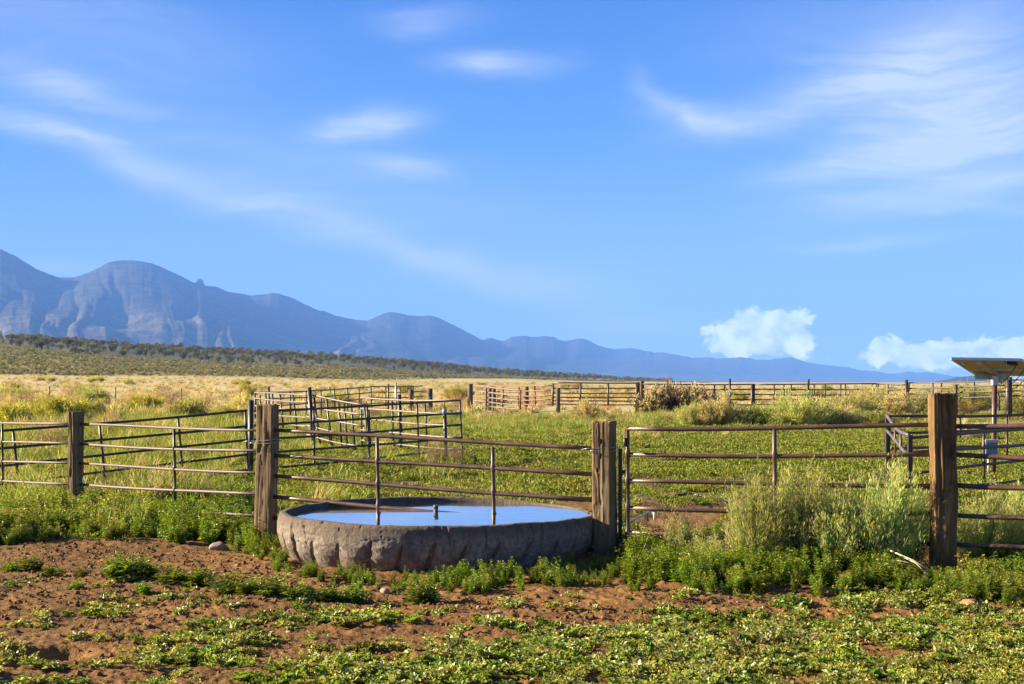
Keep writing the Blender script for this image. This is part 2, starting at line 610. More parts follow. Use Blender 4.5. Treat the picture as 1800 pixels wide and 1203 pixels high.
# water
m, nb, out = new_mat('still water')
geo = nb.new('ShaderNodeNewGeometry')
n1 = nb.noise(nb.mapping(geo.outputs['Position'], scale=(2.2, 7, 1)), 1, 3, 0.5)
n2 = nb.noise(nb.mapping(geo.outputs['Position'], scale=(8, 26, 1)), 1, 2, 0.5)
p = principled(nb, out, (0.022, 0.032, 0.036), 0.02, 0, nb.math('ADD', n1, nb.math('MULTIPLY', n2, 0.3)), 0.22, 0.02, 0.5)
p.inputs['IOR'].default_value = 1.4
p.inputs['Coat Weight'].default_value = 1.0
p.inputs['Coat Roughness'].default_value = 0.02
M_WATER = m

m, nb, out = new_mat('stone')
tco = nb.new('ShaderNodeTexCoord')
n1 = nb.noise(tco.outputs['Object'], 14, 6, 0.65)
oi = nb.new('ShaderNodeObjectInfo')
base = nb.ramp(n1, [(0.3, (0.20, 0.14, 0.10)), (0.7, (0.42, 0.32, 0.25))])
principled(nb, out, base, 0.85, 0, n1, 0.6, 0.01, 0.2)
M_STONE = m
m, nb, out = new_mat('red sandstone')
tco = nb.new('ShaderNodeTexCoord')
n1 = nb.noise(tco.outputs['Object'], 14, 6, 0.65)
base = nb.ramp(n1, [(0.3, (0.28, 0.11, 0.05)), (0.7, (0.46, 0.21, 0.10))])
principled(nb, out, base, 0.85, 0, n1, 0.6, 0.01, 0.2)
M_RSTONE = m

m, nb, out = new_mat('earth clod')
tco = nb.new('ShaderNodeTexCoord')
n1 = nb.noise(tco.outputs['Object'], 40, 5, 0.65)
principled(nb, out, nb.ramp(n1, [(0.3, (0.11, 0.052, 0.02)), (0.7, (0.23, 0.12, 0.047))]), 0.95, 0, n1, 0.5, 0.005, 0.1)
M_CLOD = m

m, nb, out = new_mat('mountain rock and brush')
at = nb.new('ShaderNodeAttribute', attribute_name='col')
geo = nb.new('ShaderNodeNewGeometry')
n1 = nb.noise(nb.mapping(geo.outputs['Position'], scale=(0.012, 0.012, 0.012)), 1, 8, 0.7)
base = nb.mix(1.0, at.outputs['Color'], nb.ramp(n1, [(0.35, 0.35), (0.65, 1.7)]), 'MULTIPLY')
principled(nb, out, base, 0.95, 0, n1, 0.8, 22.0, 0.1)
M_MOUNT = m


# ------------------------------------------------------------------ vegetation zones (in photo pixels of the ground point)
def zone(px, py):
    """upper and lower edge of the bare dirt band in front"""
    up = np.interp(px, [-300, 0, 60, 200, 300, 430, 470, 520, 700, 850, 1000, 1150, 1300, 1500, 1600, 1800, 2100],
                   [965, 975, 955, 955, 962, 975, 1000, 1030, 1046, 1052, 1052, 1050, 1046, 1046, 1062, 1080, 1080])
    lo = np.interp(px, [-300, 0, 200, 350, 500, 700, 900, 1000, 1200, 1400, 1550, 1650, 1800, 2100],
                   [1060, 1066, 1090, 1082, 1070, 1076, 1088, 1084, 1074, 1066, 1066, 1066, 1080, 1080])
    return up, lo


def dirt_gate(px, py):
    """bare trampled earth inside the gate, 0..1"""
    a = np.exp(-(((px - 1190) / 110) ** 2 + ((py - 930) / 48) ** 2))
    b = np.exp(-(((px - 1020) / 60) ** 2 + ((py - 895) / 12) ** 2))
    return np.clip(a * 1.5 + b, 0, 1)


# ------------------------------------------------------------------ ground sheet
def build_ground():
    th_in = np.linspace(-0.42, 0.42, 560)
    th_out = np.linspace(0.42, math.pi, 46)[1:]
    th = np.concatenate([-th_out[::-1], th_in, th_out])
    rr = np.concatenate([[0.6, 2, 4, 5.5], np.geomspace(6.4, 15.5, 330), np.geomspace(15.5, 17000, 520)[1:]])
    T, RR = np.meshgrid(th, rr)
    X = np.sin(T) * RR
    Y = np.cos(T) * RR
    Z = ground_z(X, Y)
    nr, nt = X.shape
    V = np.stack([X, Y, Z], -1).reshape(-1, 3)
    i = np.arange(nr - 1)[:, None] * nt + np.arange(nt - 1)[None, :]
    F4 = np.stack([i, i + 1, i + nt + 1, i + nt], -1).reshape(-1, 4)[:, ::-1]
    # colour of the ground itself
    Ys = np.maximum(Y, 0.25 * RR + 0.01)
    px = CX + FPX * X / Ys
    py = HY - FPX * (Z - CH) / Ys
    (df, dt, dc), _ = hill_tables(np.clip(px, -900, 2600))
    dirt = np.array([0.25, 0.130, 0.040])
    dirt2 = np.array([0.115, 0.056, 0.021])
    turf = np.array([0.135, 0.100, 0.032])
    straw = np.array([0.44, 0.36, 0.16])
    sage = np.array([0.25, 0.22, 0.085])
    bank = np.array([0.20, 0.17, 0.07])
    wood = np.array([0.12, 0.115, 0.045])
    plain = np.array([0.36, 0.32, 0.17])
    nz = fbm(X * 2.2, Y * 2.2, 4, 3)[..., None]
    c = dirt * (1 - nz) + dirt2 * nz
    c = c * (0.6 + 0.8 * fbm(X * 9, Y * 9, 4, 33, 0.65)[..., None])
    w = sstep(13.0, 17.0, RR) * (1 - 0.85 * dirt_gate(px, py))
    w = np.maximum(w, sstep(17, 19, RR))[..., None]
    nn = fbm(X * 0.8, Y * 0.8, 4, 6)[..., None]
    tf = turf * (0.7 + 0.6 * nn)
    c = c * (1 - w) + tf * w
    pn = fbm(X * 0.09, Y * 0.05, 4, 9)
    w = sstep(40, 85, RR + (pn - 0.5) * 40)[..., None]
    st = straw * (0.7 + 0.6 * fbm(X * 0.3, Y * 0.1, 5, 10, 0.6))[..., None]
    gp = sstep(0.55, 0.7, fbm(X * 0.05, Y * 0.02, 4, 12))[..., None] * 0.5
    st = st * (1 - gp) + sage * 1.15 * gp
    c = c * (1 - w) + st * w
    q = (Ys - df) / (dt - df)
    w = sstep(-0.06, 0.06, q + (fbm(X * 0.02, Y * 0.02, 3, 13) - 0.5) * 0.12) * (px < 1250)
    w = w[..., None]
    sg = sage * (0.55 + 0.9 * fbm(X * 0.12, Y * 0.05, 5, 14, 0.7))[..., None]
    sg = np.where((fbm(X * 0.006, Y * 0.02, 3, 15) > 0.60)[..., None], sg * 0.35 + bank * 0.65, sg)
    c = c * (1 - w) + sg * w
    w = sstep(0.96, 1.06, q)[..., None] * (px < 1200)[..., None]
    c = c * (1 - w) + wood * w
    w = sstep(900, 1600, RR)[..., None] * (px >= 1000)[..., None]
    c = c * (1 - w) + plain * w
    me = np_mesh('ground', V, None, [M_GROUND], True, c.reshape(-1, 3), F4)
    o = link('ground', me)
    tag(o, kind='structure')
    return o


build_ground()

# ------------------------------------------------------------------ mountains
CREST = [(-700, 640), (-300, 600), (-120, 500), (-40, 440), (0, 438), (14, 444), (30, 452), (48, 463), (65, 474), (85, 482), (104, 487.5), (130, 488), (152, 481), (175, 470), (190, 462), (203, 458.5),
         (222, 457.5), (245, 459), (258, 461), (275, 466), (300, 477), (320, 487), (338, 496.5), (344, 497.5), (345.5, 491), (348, 489.5), (353, 489.5), (356, 492), (358.5, 499), (361, 503), (380, 504), (400, 513),
         (420, 516), (440, 519.5), (458, 518), (470, 517), (476, 515), (488, 515.5), (505, 521), (520, 527), (540, 537), (560, 546), (572, 547.5), (590, 555), (600, 557), (625, 562), (645, 564), (660, 558),
         (672, 552), (684, 549), (700, 550), (715, 553.5), (735, 556), (756, 555), (768, 558), (780, 563), (800, 573), (820, 583), (845, 597), (853, 597), (862, 594), (874, 598), (885, 600),
         (893, 596), (900, 592), (925, 591), (940, 592.5), (958, 591), (972, 592), (982, 597), (992, 599), (1005, 598.5), (1018, 595.5), (1026, 595), (1040, 601), (1052, 608), (1066, 612), (1080, 614),
         (1095, 613), (1112, 612), (1130, 616), (1150, 620), (1165, 619), (1200, 626), (1218, 629), (1250, 628.5), (1262, 631), (1290, 629), (1306, 628), (1330, 632.5), (1350, 633), (1370, 630),
         (1390, 628), (1405, 633), (1430, 639), (1470, 644), (1490, 645), (1510, 651), (1540, 653), (1560, 657), (1578, 656), (1598, 653), (1620, 656), (1630, 654), (1655, 658), (1680, 662),
         (1700, 664), (1740, 669), (1800, 672), (2000, 673), (2300, 673)]


def ridged(x, y, octv, seed):
    s, a, t = 0.0, 1.0, 0.0
    for i in range(octv):
        s = s + a * (1 - np.abs(2 * vnoise(x, y, seed + i * 13) - 1))
        t += a
        a *= 0.5
        x = x * 2.07 + 3.1
        y = y * 2.07 + 1.7
    return s / t


def build_mountains():
    cpx, cpy = zip(*CREST)
    px = np.concatenate([np.linspace(-700, -20, 120), np.arange(-18, 1830, 1.7), np.linspace(1835, 2300, 60)])
    s = np.concatenate([np.linspace(0, 1.0, 150), 1 + np.linspace(0.03, 0.6, 10)])
    PX, S = np.meshgrid(px, s)
    crest = np.interp(PX, cpx, cpy)
    crest = crest + (fbm(PX * 0.12, PX * 0 + 3.3, 4, 50) - 0.5) * 2.4 * (PX > 1)
    yr = np.interp(PX, [-700, 0, 350, 800, 1100, 1800, 2300], [6800, 7000, 7600, 9500, 11500, 14500, 15000])
    yf = yr * np.interp(PX, [-700, 0, 600, 1100, 2300], [0.52, 0.52, 0.60, 0.72, 0.85])
    S1 = np.minimum(S, 1)
    Y = yf + (yr - yf) * S
    u = (PX - CX) / FPX
    zr = CH + (HY - crest) * yr / FPX
    # the flank: a long fan of gravel, then a steep face cut by spurs
    lat = PX * 0.018 + (fbm(PX * 0.01, S * 3, 3, 60) - 0.5) * 2.0
    sp = ridged(lat, S * 1.2 + PX * 0.002, 3, 61)
    sp2 = ridged(lat * 0.42 + 7, S * 0.8, 3, 77)
    foot = 0.40 + 0.13 * (sp2 - 0.5) * 2
    ker = np.exp(-np.linspace(-2, 2, 321) ** 2)
    zr1 = zr[0]
    zs_ = np.convolve(np.pad(zr1, 160, mode='edge'), ker / ker.sum(), mode='valid')
    fan = np.minimum(0.36 * zs_, 0.7 * zr1)[None, :]
    fr = np.minimum(fan / zr, 0.9)
    env = np.clip(np.sin(np.pi * np.clip((S1 - 0.14) / 0.86, 0, 1)), 0, 1) ** 0.8
    up = np.clip((S1 - foot) / (1 - foot), 0, 1)
    h = np.where(S1 < foot, fr * (S1 / foot) ** 1.25, fr + (1 - fr) * up ** 1.05)
    h = h + ((sp - 0.52) * 0.026 + (sp2 - 0.5) * 0.03) * env * np.where(S1 < foot, 0.35, 1.35 - S1)
    # knobby foothills in front at the left
    kn = np.exp(-(((PX - 315) / 60) ** 2 + ((S - 0.45) / 0.13) ** 2)) * 0.12 + np.exp(-(((PX - 70) / 140) ** 2 + ((S - 0.40) / 0.12) ** 2)) * 0.06 \
        + np.exp(-(((PX - 430) / 42) ** 2 + ((S - 0.40) / 0.10) ** 2)) * 0.07 + np.exp(-(((PX - 190) / 50) ** 2 + ((S - 0.36) / 0.08) ** 2)) * 0.04
    h = h + kn * (0.85 + 0.3 * sp)
    h = h + (fbm(PX * 0.06, S * 10, 3, 81) - 0.5) * 0.016 * env
    zz = zr * np.clip(h, 0, None)
    lim = CH + (HY - crest) * Y / FPX            # a spur never rises over the skyline
    zz = np.where(S < 1, np.minimum(zz, lim - 0.004 * Y * (1 - S1) ** 0.5), zr - (S - 1) * 900)
    zz = np.maximum(zz, -6)
    zz = np.where(S <= 0.001, -6, zz)
    X = u * Y
    V = np.stack([X, Y, zz], -1).reshape(-1, 3)
    nr, nt = X.shape
    i = np.arange(nr - 1)[:, None] * nt + np.arange(nt - 1)[None, :]
    F4 = np.stack([i, i + 1, i + nt + 1, i + nt], -1).reshape(-1, 4)
    a = sstep(0.02, 0.20, h - fr - 0.9 * kn + (fbm(PX * 0.02, S * 7, 4, 90) - 0.5) * 0.16 + 0.25 * sstep(450, 900, PX))[..., None]  # gravel and brush tones, with sunlit foothills and shaded face put into the colour
    tan = np.array([0.092, 0.077, 0.05])
    brush = np.array([0.045, 0.043, 0.030])
    c = tan * (1 - a) + brush * a
    rock = np.array([0.085, 0.074, 0.06])
    w = (np.exp(-(((PX - 347) / 10) ** 2 + ((S - 0.97) / 0.06) ** 2)) + 0.7 * np.exp(-(((PX - 478) / 12) ** 2 + ((S - 0.95) / 0.06) ** 2)))[..., None]
    w = np.clip(w + 0.22 * sstep(0.55, 0.75, fbm(PX * 0.03, S * 26, 5, 92, 0.65))[..., None], 0, 1)
    c = c * (1 - w) + rock * w
    me = np_mesh('mountains', V, None, [M_MOUNT], True, c.reshape(-1, 3), F4)
    o = link('mountains', me)
    tag(o, kind='structure')
    # a low dark butte nearer, at the right
    px = np.linspace(1620, 1775, 120)
    s = np.linspace(0, 1.6, 40)
    PX, S = np.meshgrid(px, s)
    cr = np.interp(PX, [1620, 1645, 1665, 1680, 1700, 1712, 1730, 1752, 1775], [674.5, 670, 666.5, 662, 660.5, 659.5, 661, 666, 674.5])
    Y = 3600 + 900 * S
    zr = CH + (HY - cr) * 4500 / FPX
    f = np.where(S < 1, S ** 0.8, 1 - (S - 1) / 0.6) * (0.9 + 0.1 * fbm(PX * 0.1, S * 5, 4, 4))
    zz = np.where(S < 1, np.minimum(zr * f, zr), zr * f) - 1.0
    X = (PX - CX) / FPX * Y
    V = np.stack([X, Y, zz], -1).reshape(-1, 3)
    nr, nt = X.shape
    i = np.arange(nr - 1)[:, None] * nt + np.arange(nt - 1)[None, :]
    F4 = np.stack([i, i + 1, i + nt + 1, i + nt], -1).reshape(-1, 4)
    c = np.tile(np.array([0.05, 0.05, 0.04]), (len(V), 1))
    o = link('hills', np_mesh('hills', V, None, [M_MOUNT], True, c, F4))
    tag(o, kind='structure')


build_mountains()


# ------------------------------------------------------------------ plants: mesh prototypes
class Leaves:
    """collects folded leaves, blades and twigs with a colour per element"""

    def __init__(self):
        self.V, self.F, self.C, self.n = [], [], [], 0

    def _push(self, V, F, C):
        self.V.append(V)
        self.F.append(F + self.n)
        self.C.append(C)
        self.n += len(V)

    def leaves(self, base, d, length, width, col, fold=0.25, droop=0.0):
        """base (N,3), d (N,3) unit, length (N), width (N), col (N,3): diamond leaf with a fold"""
        N = len(base)
        d = d / np.linalg.norm(d, axis=1, keepdims=True)
        up = np.tile([0, 0, 1.0], (N, 1)) + RNG.normal(0, 0.35, (N, 3))
        s = np.cross(d, up)
        s /= np.linalg.norm(s, axis=1, keepdims=True) + 1e-9
        n = np.cross(s, d)
        L = length[:, None]
        Wd = width[:, None]
        m = base + d * L * 0.5
        p0 = base
        p1 = m + s * Wd * 0.5 + n * Wd * fold
        p2 = base + d * L - np.array([0, 0, 1.0]) * L * droop
        p3 = m - s * Wd * 0.5 + n * Wd * fold
        V = np.stack([p0, p1, p2, p3], 1).reshape(-1, 3)
        b = np.arange(N)[:, None] * 4
        F = np.concatenate([b + np.array([[0, 1, 2]]), b + np.array([[0, 2, 3]])])
        self._push(V, F, np.repeat(col, 4, axis=0))

    def blades(self, base, d, bend, length, width, col, tipcol=None):
        """curved blade: two quads and a tip, as triangles"""
        N = len(base)
        d = d / np.linalg.norm(d, axis=1, keepdims=True)
        a = RNG.uniform(0, 2 * np.pi, N)
        s = np.stack([np.cos(a), np.sin(a), np.zeros(N)], 1) * width[:, None] * 0.5
        L = length[:, None]
        q0 = base
        q1 = base + d * L * 0.45 + bend * L * 0.12
        q2 = base + d * L * 0.78 + bend * L * 0.42
        q3 = base + d * L * 0.95 + bend * L * 0.80
        V = np.stack([q0 - s, q0 + s, q1 - s * .9, q1 + s * .9, q2 - s * .6, q2 + s * .6, q3], 1).reshape(-1, 3)
        b = np.arange(N)[:, None] * 7
        F = np.concatenate([b + np.array([t]) for t in ([0, 1, 3], [0, 3, 2], [2, 3, 5], [2, 5, 4], [4, 5, 6])])
        tc_ = col if tipcol is None else tipcol
        C = np.stack([col, col, col * .6 + tc_ * .4, col * .6 + tc_ * .4, tc_, tc_, tc_], 1).reshape(-1, 3)
        self._push(V, F, C)

    def mesh(self, name, mat):
        return np_mesh(name, np.concatenate(self.V), np.concatenate(self.F), [mat], False, np.concatenate(self.C))


def jit(c, n, amt=0.25, hue=0.12):
    c = np.asarray(c, float)
    b = RNG.uniform(1 - amt, 1 + amt, (n, 1))
    h = RNG.uniform(-hue, hue, (n, 1))
    k = np.concatenate([1 + h, np.ones((n, 1)), 1 - h], 1)
    return np.clip(c[None] * b * k, 0, 1)


def updir(n, spread):
    a = RNG.uniform(0, 2 * np.pi, n)
    t = np.abs(RNG.normal(0, spread, n))
    return np.stack([np.cos(a) * np.sin(t), np.sin(a) * np.sin(t), np.cos(t)], 1)


GREEN = (0.165, 0.265, 0.02)
LIME = (0.21, 0.28, 0.03)
FLOWER = (0.36, 0.35, 0.05)
PALEWEED = (0.30, 0.34, 0.105)
STRAW = (0.52, 0.42, 0.20)
GRASS = (0.17, 0.265, 0.015)
SAGE = (0.25, 0.29, 0.085)
DRY = (0.33, 0.25, 0.16)


def proto_mustard(h=0.24, stems=9, flower=0.5, leafc=GREEN):
    L = Leaves()
    for k in range(stems):
        d0 = updir(1, 0.42)[0]
        b0 = np.array([RNG.normal(0, 0.025), RNG.normal(0, 0.025), -0.01])
        hh = h * RNG.uniform(0.6, 1.1)
        nl = int(13 + hh * 50)
        t = np.linspace(0.10, 1.0, nl)
        pos = b0 + d0[None] * hh * t[:, None] + np.array([0, 0, 1])[None] * (hh * 0.15 * t[:, None] ** 2)
        L.blades(b0[None], d0[None], np.array([[0, 0, .15]]), np.array([hh * 1.1]), np.array([0.006]), jit((0.15, 0.19, 0.05), 1))
        a = np.arange(nl) * 2.4 + RNG.uniform(0, 6)
        ev = RNG.uniform(0.1, 0.9, nl)
        d = np.stack([np.cos(a) * np.cos(ev), np.sin(a) * np.cos(ev), np.sin(ev)], 1)
        ln = RNG.uniform(0.045, 0.085, nl) * (1.15 - 0.55 * t)
        L.leaves(pos, d, ln, ln * RNG.uniform(0.28, 0.45, nl), jit(leafc, nl, 0.35, 0.18), 0.2, 0.25)
        if RNG.random() < flower:
            nf = 16
            pf = pos[-1] + RNG.normal(0, 0.011, (nf, 3))
            L.leaves(pf, updir(nf, 0.9), RNG.uniform(0.007, 0.014, nf), RNG.uniform(0.006, 0.011, nf), jit(FLOWER, nf, 0.25, 0.08), 0.1)
    return L.mesh('weed', M_LEAF)


def proto_lowweed(nros=7, rad=0.09, flower=0.15, leafc=PALEWEED):
    L = Leaves()
    for k in range(nros):
        c = np.array([RNG.normal(0, rad * .55), RNG.normal(0, rad * .55), RNG.uniform(0.0, 0.025)])
        n = int(RNG.uniform(9, 16))
        a = RNG.uniform(0, 2 * np.pi, n)
        ev = RNG.uniform(0.15, 1.15, n)
        d = np.stack([np.cos(a) * np.cos(ev), np.sin(a) * np.cos(ev), np.sin(ev)], 1)
        ln = RNG.uniform(0.03, 0.065, n)
        L.leaves(np.tile(c, (n, 1)) + RNG.normal(0, 0.006, (n, 3)), d, ln, ln * RNG.uniform(0.28, 0.45, n), jit(leafc, n, 0.35, 0.15), 0.25, 0.3)
        if RNG.random() < flower:
            nf = 16
            L.leaves(c + np.array([0, 0, 0.05]) + RNG.normal(0, 0.015, (nf, 3)), updir(nf, 0.9), RNG.uniform(0.009, 0.018, nf), RNG.uniform(0.008, 0.014, nf), jit(FLOWER, nf, 0.25, 0.08), 0.1)
    return L.mesh('low weed', M_LEAF)


def proto_cover(n=60, rad=0.22, leafc=(0.13, 0.19, 0.03), sz=1.0):
    """leafy low cover for the pasture, a wider patch with bigger leaves"""
    L = Leaves()
    r = rad * np.sqrt(RNG.uniform(0, 1, n))
    a = RNG.uniform(0, 2 * np.pi, n)
    b = np.stack([r * np.cos(a), r * np.sin(a), RNG.uniform(0, 0.05, n)], 1)
    ln = RNG.uniform(0.03, 0.06, n) * sz
    L.leaves(b, updir(n, 0.85), ln, ln * RNG.uniform(0.4, 0.6, n), jit(leafc, n, 0.4, 0.18), 0.2, 0.2)
    return L.mesh('leaf cover', M_COVER)


def proto_grass(n=90, h=0.32, rad=0.09, dry=0.3, w=0.006, spread=0.35, green=GRASS):
    L = Leaves()
    b = RNG.normal(0, rad * .5, (n, 3))
    b[:, 2] = -0.01
    d = updir(n, spread)
    bend = np.stack([d[:, 0], d[:, 1], -0.25 * np.ones(n)], 1) + RNG.normal(0, 0.25, (n, 3))
    isdry = RNG.random(n) < dry
    col = np.where(isdry[:, None], jit(STRAW, n, 0.25, 0.06), jit(green, n, 0.35, 0.15))
    tip = np.where(isdry[:, None], col, col * 0.88 + jit(STRAW, n, 0.2) * 0.12)
    L.blades(b, d, bend, h * RNG.uniform(0.45, 1.15, n), np.full(n, w) * RNG.uniform(0.7, 1.4, n), col, tip)
    return L.mesh('grass tuft', M_GRASS)


def proto_rabbit(h=0.85, w=0.55, stems=90, per=46, lw=0.0055, leafc=SAGE, tipc=(0.42, 0.42, 0.18), dry=0.08, lean=(0, 0), ls=1.0):
    """rabbitbrush: a fan of broom-like stems set with thread leaves"""
    L = Leaves()
    ph0 = RNG.uniform(0, 50)
    for k in range(stems):
        if k == 0:
            ncl = 15
            ca = np.arange(ncl) * 2.4 + ph0
            ct = np.arccos(np.linspace(0.97, 0.20, ncl))
            cs = RNG.uniform(0.80, 1.14, ncl)
            ctone = RNG.uniform(0.62, 1.22, ncl)
        q = int(RNG.integers(ncl))
        a = ca[q] + RNG.normal(0, 0.22)
        th = float(np.clip(ct[q] + RNG.normal(0, 0.16), 0, 1.42))
        sp = math.sin(th)
        tone = ctone[q]
        d = np.array([math.cos(a) * sp * w + lean[0], math.sin(a) * sp * w + lean[1], h * (math.cos(th) * 0.92 + 0.12)]) * cs[q] * RNG.uniform(0.72, 1.08)
        hh = float(np.linalg.norm(d))
        b0 = np.array([math.cos(a) * sp * 0.07, math.sin(a) * sp * 0.07, -0.02])
        d /= hh
        t = np.sort(RNG.uniform(0, 1.0, per) ** 0.6 * 0.8 + 0.2)
        curve = np.array([0, 0, 1.0]) * 0.25
        pos = b0 + d[None] * hh * t[:, None] + curve[None] * hh * (t[:, None] ** 2) * sp * 0.6 + RNG.normal(0, 0.040 * h, (per, 3)) * t[:, None]
        isdry = RNG.random() < dry
        sc = (0.40, 0.33, 0.20) if isdry else (0.27, 0.26, 0.13)
        L.blades(b0[None], d[None], (curve * sp)[None], np.array([hh * 1.02]), np.array([0.006 * (h / .85)]), jit(sc, 1))
        # side twigs
        ns = 5
        ts = RNG.uniform(0.3, 0.8, ns)
        bs = b0 + d[None] * hh * ts[:, None]
        ds = d[None] + RNG.normal(0, 0.28, (ns, 3)) + np.array([0, 0, .25])
        L.blades(bs, ds, RNG.normal(0, .15, (ns, 3)), hh * RNG.uniform(0.2, 0.4, ns), np.full(ns, 0.004 * (h / .85)), jit(sc, ns))
        dl = d[None] * 0.9 + RNG.normal(0, 0.55, (per, 3)) + np.array([0, 0, .35])
        ln = RNG.uniform(0.03, 0.07, per) * (h / .85) * ls
        c = np.clip(jit((0.40, 0.33, 0.20) if isdry else leafc, per, 0.3, 0.12) * tone, 0, 1)
        tipm = (t > 0.86)[:, None] & (RNG.random((per, 1)) < 0.6)
        c = np.where(tipm, jit(tipc, per, 0.2, 0.08), c)
        L.leaves(pos, dl, ln, np.full(per, lw * 1.3) * RNG.uniform(0.7, 1.4, per), c, 0.1, 0.0)
    return L.mesh('rabbitbrush', M_SHRUB)


def proto_dry(h=0.6, w=0.55, n=650, col=DRY, lw=0.008):
    """dry twiggy ball"""
    L = Leaves()
    v = RNG.normal(0, 1, (n, 3))
    v /= np.linalg.norm(v, axis=1, keepdims=True)
    r = RNG.uniform(0.1, 0.85, n)[:, None]
    p = v * r * np.array([w, w, h * .5]) + np.array([0, 0, h * .5])
    d = v + RNG.normal(0, 0.7, (n, 3)) + np.array([0, 0, .2])
    L.blades(p, d, RNG.normal(0, .5, (n, 3)), RNG.uniform(0.10, 0.30, n) * h / .6, np.full(n, lw) * RNG.uniform(.5, 1.3, n), jit(col, n, 0.35, 0.08))
    n2 = 60
    d2 = updir(n2, 0.8)
    L.blades(np.zeros((n2, 3)), d2, RNG.normal(0, .3, (n2, 3)), RNG.uniform(.5, .9, n2) * h, np.full(n2, lw * 1.2), jit((col[0] * .7, col[1] * .65, col[2] * .6), n2))
    return L.mesh('dry bush', M_SHRUB)


def proto_farbush(h=0.7, w=0.7, n=260, leafc=SAGE, lw=0.035, ln=0.16):
    L = Leaves()
    v = RNG.normal(0, 1, (n, 3))
    v /= np.linalg.norm(v, axis=1, keepdims=True)
    v[:, 2] = np.abs(v[:, 2])
    lump = 0.75 + 0.4 * vnoise(v[:, 0] * 2.2 + 9, v[:, 1] * 2.2 + v[:, 2] * 2, int(RNG.integers(1000)))
    p = v * (RNG.uniform(0.35, 0.95, n) * lump)[:, None] * np.array([w, w, h])
    d = v + RNG.normal(0, 0.3, (n, 3)) + np.array([0, 0, .8])
    L.leaves(p, d, RNG.uniform(.7, 1.3, n) * ln, RNG.uniform(.7, 1.3, n) * lw, jit(leafc, n, 0.3, 0.12), 0.1)
    return L.mesh('brush clump', M_SHRUB)


def proto_juniper(n=420):
    L = Leaves()
    cl = RNG.normal(0, 1, (16, 3))
    cl /= np.linalg.norm(cl, axis=1, keepdims=True)
    cl = cl * np.array([1.25, 1.25, 1.35]) * RNG.uniform(0.45, 1.0, (16, 1)) + np.array([0, 0, 2.0])
    k = RNG.integers(0, 16, n)
    v = RNG.normal(0, 1, (n, 3))
    v /= np.linalg.norm(v, axis=1, keepdims=True)
    p = cl[k] + v * RNG.uniform(0.35, 0.85, (n, 1))
    p[:, 2] = np.maximum(p[:, 2], 0.25)
    tone = RNG.uniform(0.75, 1.3, 16)[k][:, None]
    L.leaves(p, v + np.array([0, 0, .6]), RNG.uniform(.25, .6, n), RNG.uniform(.2, .42, n), np.clip(jit((0.165, 0.16, 0.045), n, 0.3, 0.1) * tone, 0, 1), 0.15)
    nt = 5
    L.blades(np.zeros((nt, 3)), updir(nt, 0.3), RNG.normal(0, .2, (nt, 3)), RNG.uniform(1.5, 2.4, nt), np.full(nt, 0.3), jit((0.12, 0.09, 0.06), nt))
    return L.mesh('juniper', M_TREE)


# ------------------------------------------------------------------ scatter for uncountable ground cover
def scatter(name, label, cat, protos, P, scale, pick, tilt=0.15):
    pc = bpy.data.collections.new(name + ' sources')
    for i, me in enumerate(protos):
        o = bpy.data.objects.new('%s source %02d' % (name, i), me)
        pc.objects.link(o)
    me = bpy.data.meshes.new(name)
    me.vertices.add(len(P))
    me.vertices.foreach_set('co', np.asarray(P, np.float32).ravel())
    n = len(P)
    rot = np.zeros((n, 3), np.float32)
    rot[:, 2] = RNG.uniform(0, 2 * np.pi, n)
    rot[:, :2] = RNG.normal(0, tilt, (n, 2))
    for an, ty, key, val in (('rot', 'FLOAT_VECTOR', 'vector', rot), ('scl', 'FLOAT', 'value', np.asarray(scale, np.float32)), ('pick', 'INT', 'value', np.asarray(pick, np.int32))):
        a = me.attributes.new(an, ty, 'POINT')
        a.data.foreach_set(key, np.ascontiguousarray(val).ravel())
    o = link(name, me)
    tag(o, label, cat, kind='stuff')
    ng = bpy.data.node_groups.new(name, 'GeometryNodeTree')
    ng.interface.new_socket('Geometry', in_out='INPUT', socket_type='NodeSocketGeometry')
    ng.interface.new_socket('Geometry', in_out='OUTPUT', socket_type='NodeSocketGeometry')
    gi = ng.nodes.new('NodeGroupInput')
    go = ng.nodes.new('NodeGroupOutput')
    ip = ng.nodes.new('GeometryNodeInstanceOnPoints')
    ci = ng.nodes.new('GeometryNodeCollectionInfo')
    ci.inputs['Collection'].default_value = pc
    ci.inputs['Separate Children'].default_value = True
    ci.inputs['Reset Children'].default_value = True

    def attr(an, ty):
        nd = ng.nodes.new('GeometryNodeInputNamedAttribute')
        nd.data_type = ty
        nd.inputs['Name'].default_value = an
        return nd.outputs['Attribute']
    lk = ng.links.new
    lk(gi.outputs[0], ip.inputs['Points'])
    lk(ci.outputs[0], ip.inputs['Instance'])
    ip.inputs['Pick Instance'].default_value = True
    lk(attr('pick', 'INT'), ip.inputs['Instance Index'])
    lk(attr('rot', 'FLOAT_VECTOR'), ip.inputs['Rotation'])
    lk(attr('scl', 'FLOAT'), ip.inputs['Scale'])
    lk(ip.outputs[0], go.inputs[0])
    md = o.modifiers.new('scatter', 'NODES')
    md.node_group = ng
    return o


def rand_ground(n, y0, y1, pxa=-120, pxb=1920, power=1.0):
    """random ground points uniform in area between two depths, inside the view fan"""
    t = RNG.uniform(0, 1, n)
    Y = np.sqrt(y0 ** 2 + (y1 ** 2 - y0 ** 2) * t)
    px = RNG.uniform(pxa, pxb, n)
    X = (px - CX) / FPX * Y
    Z = ground_z(X, Y)
    return X, Y, Z, px, HY - FPX * (ground_z(X, Y, False) - CH) / Y


TANK = Vector((-0.690, 12.85, 0))
TANK_R = 1.50


def off_tank(X, Y, r):
    return np.hypot(X - TANK.x, Y - TANK.y) > r


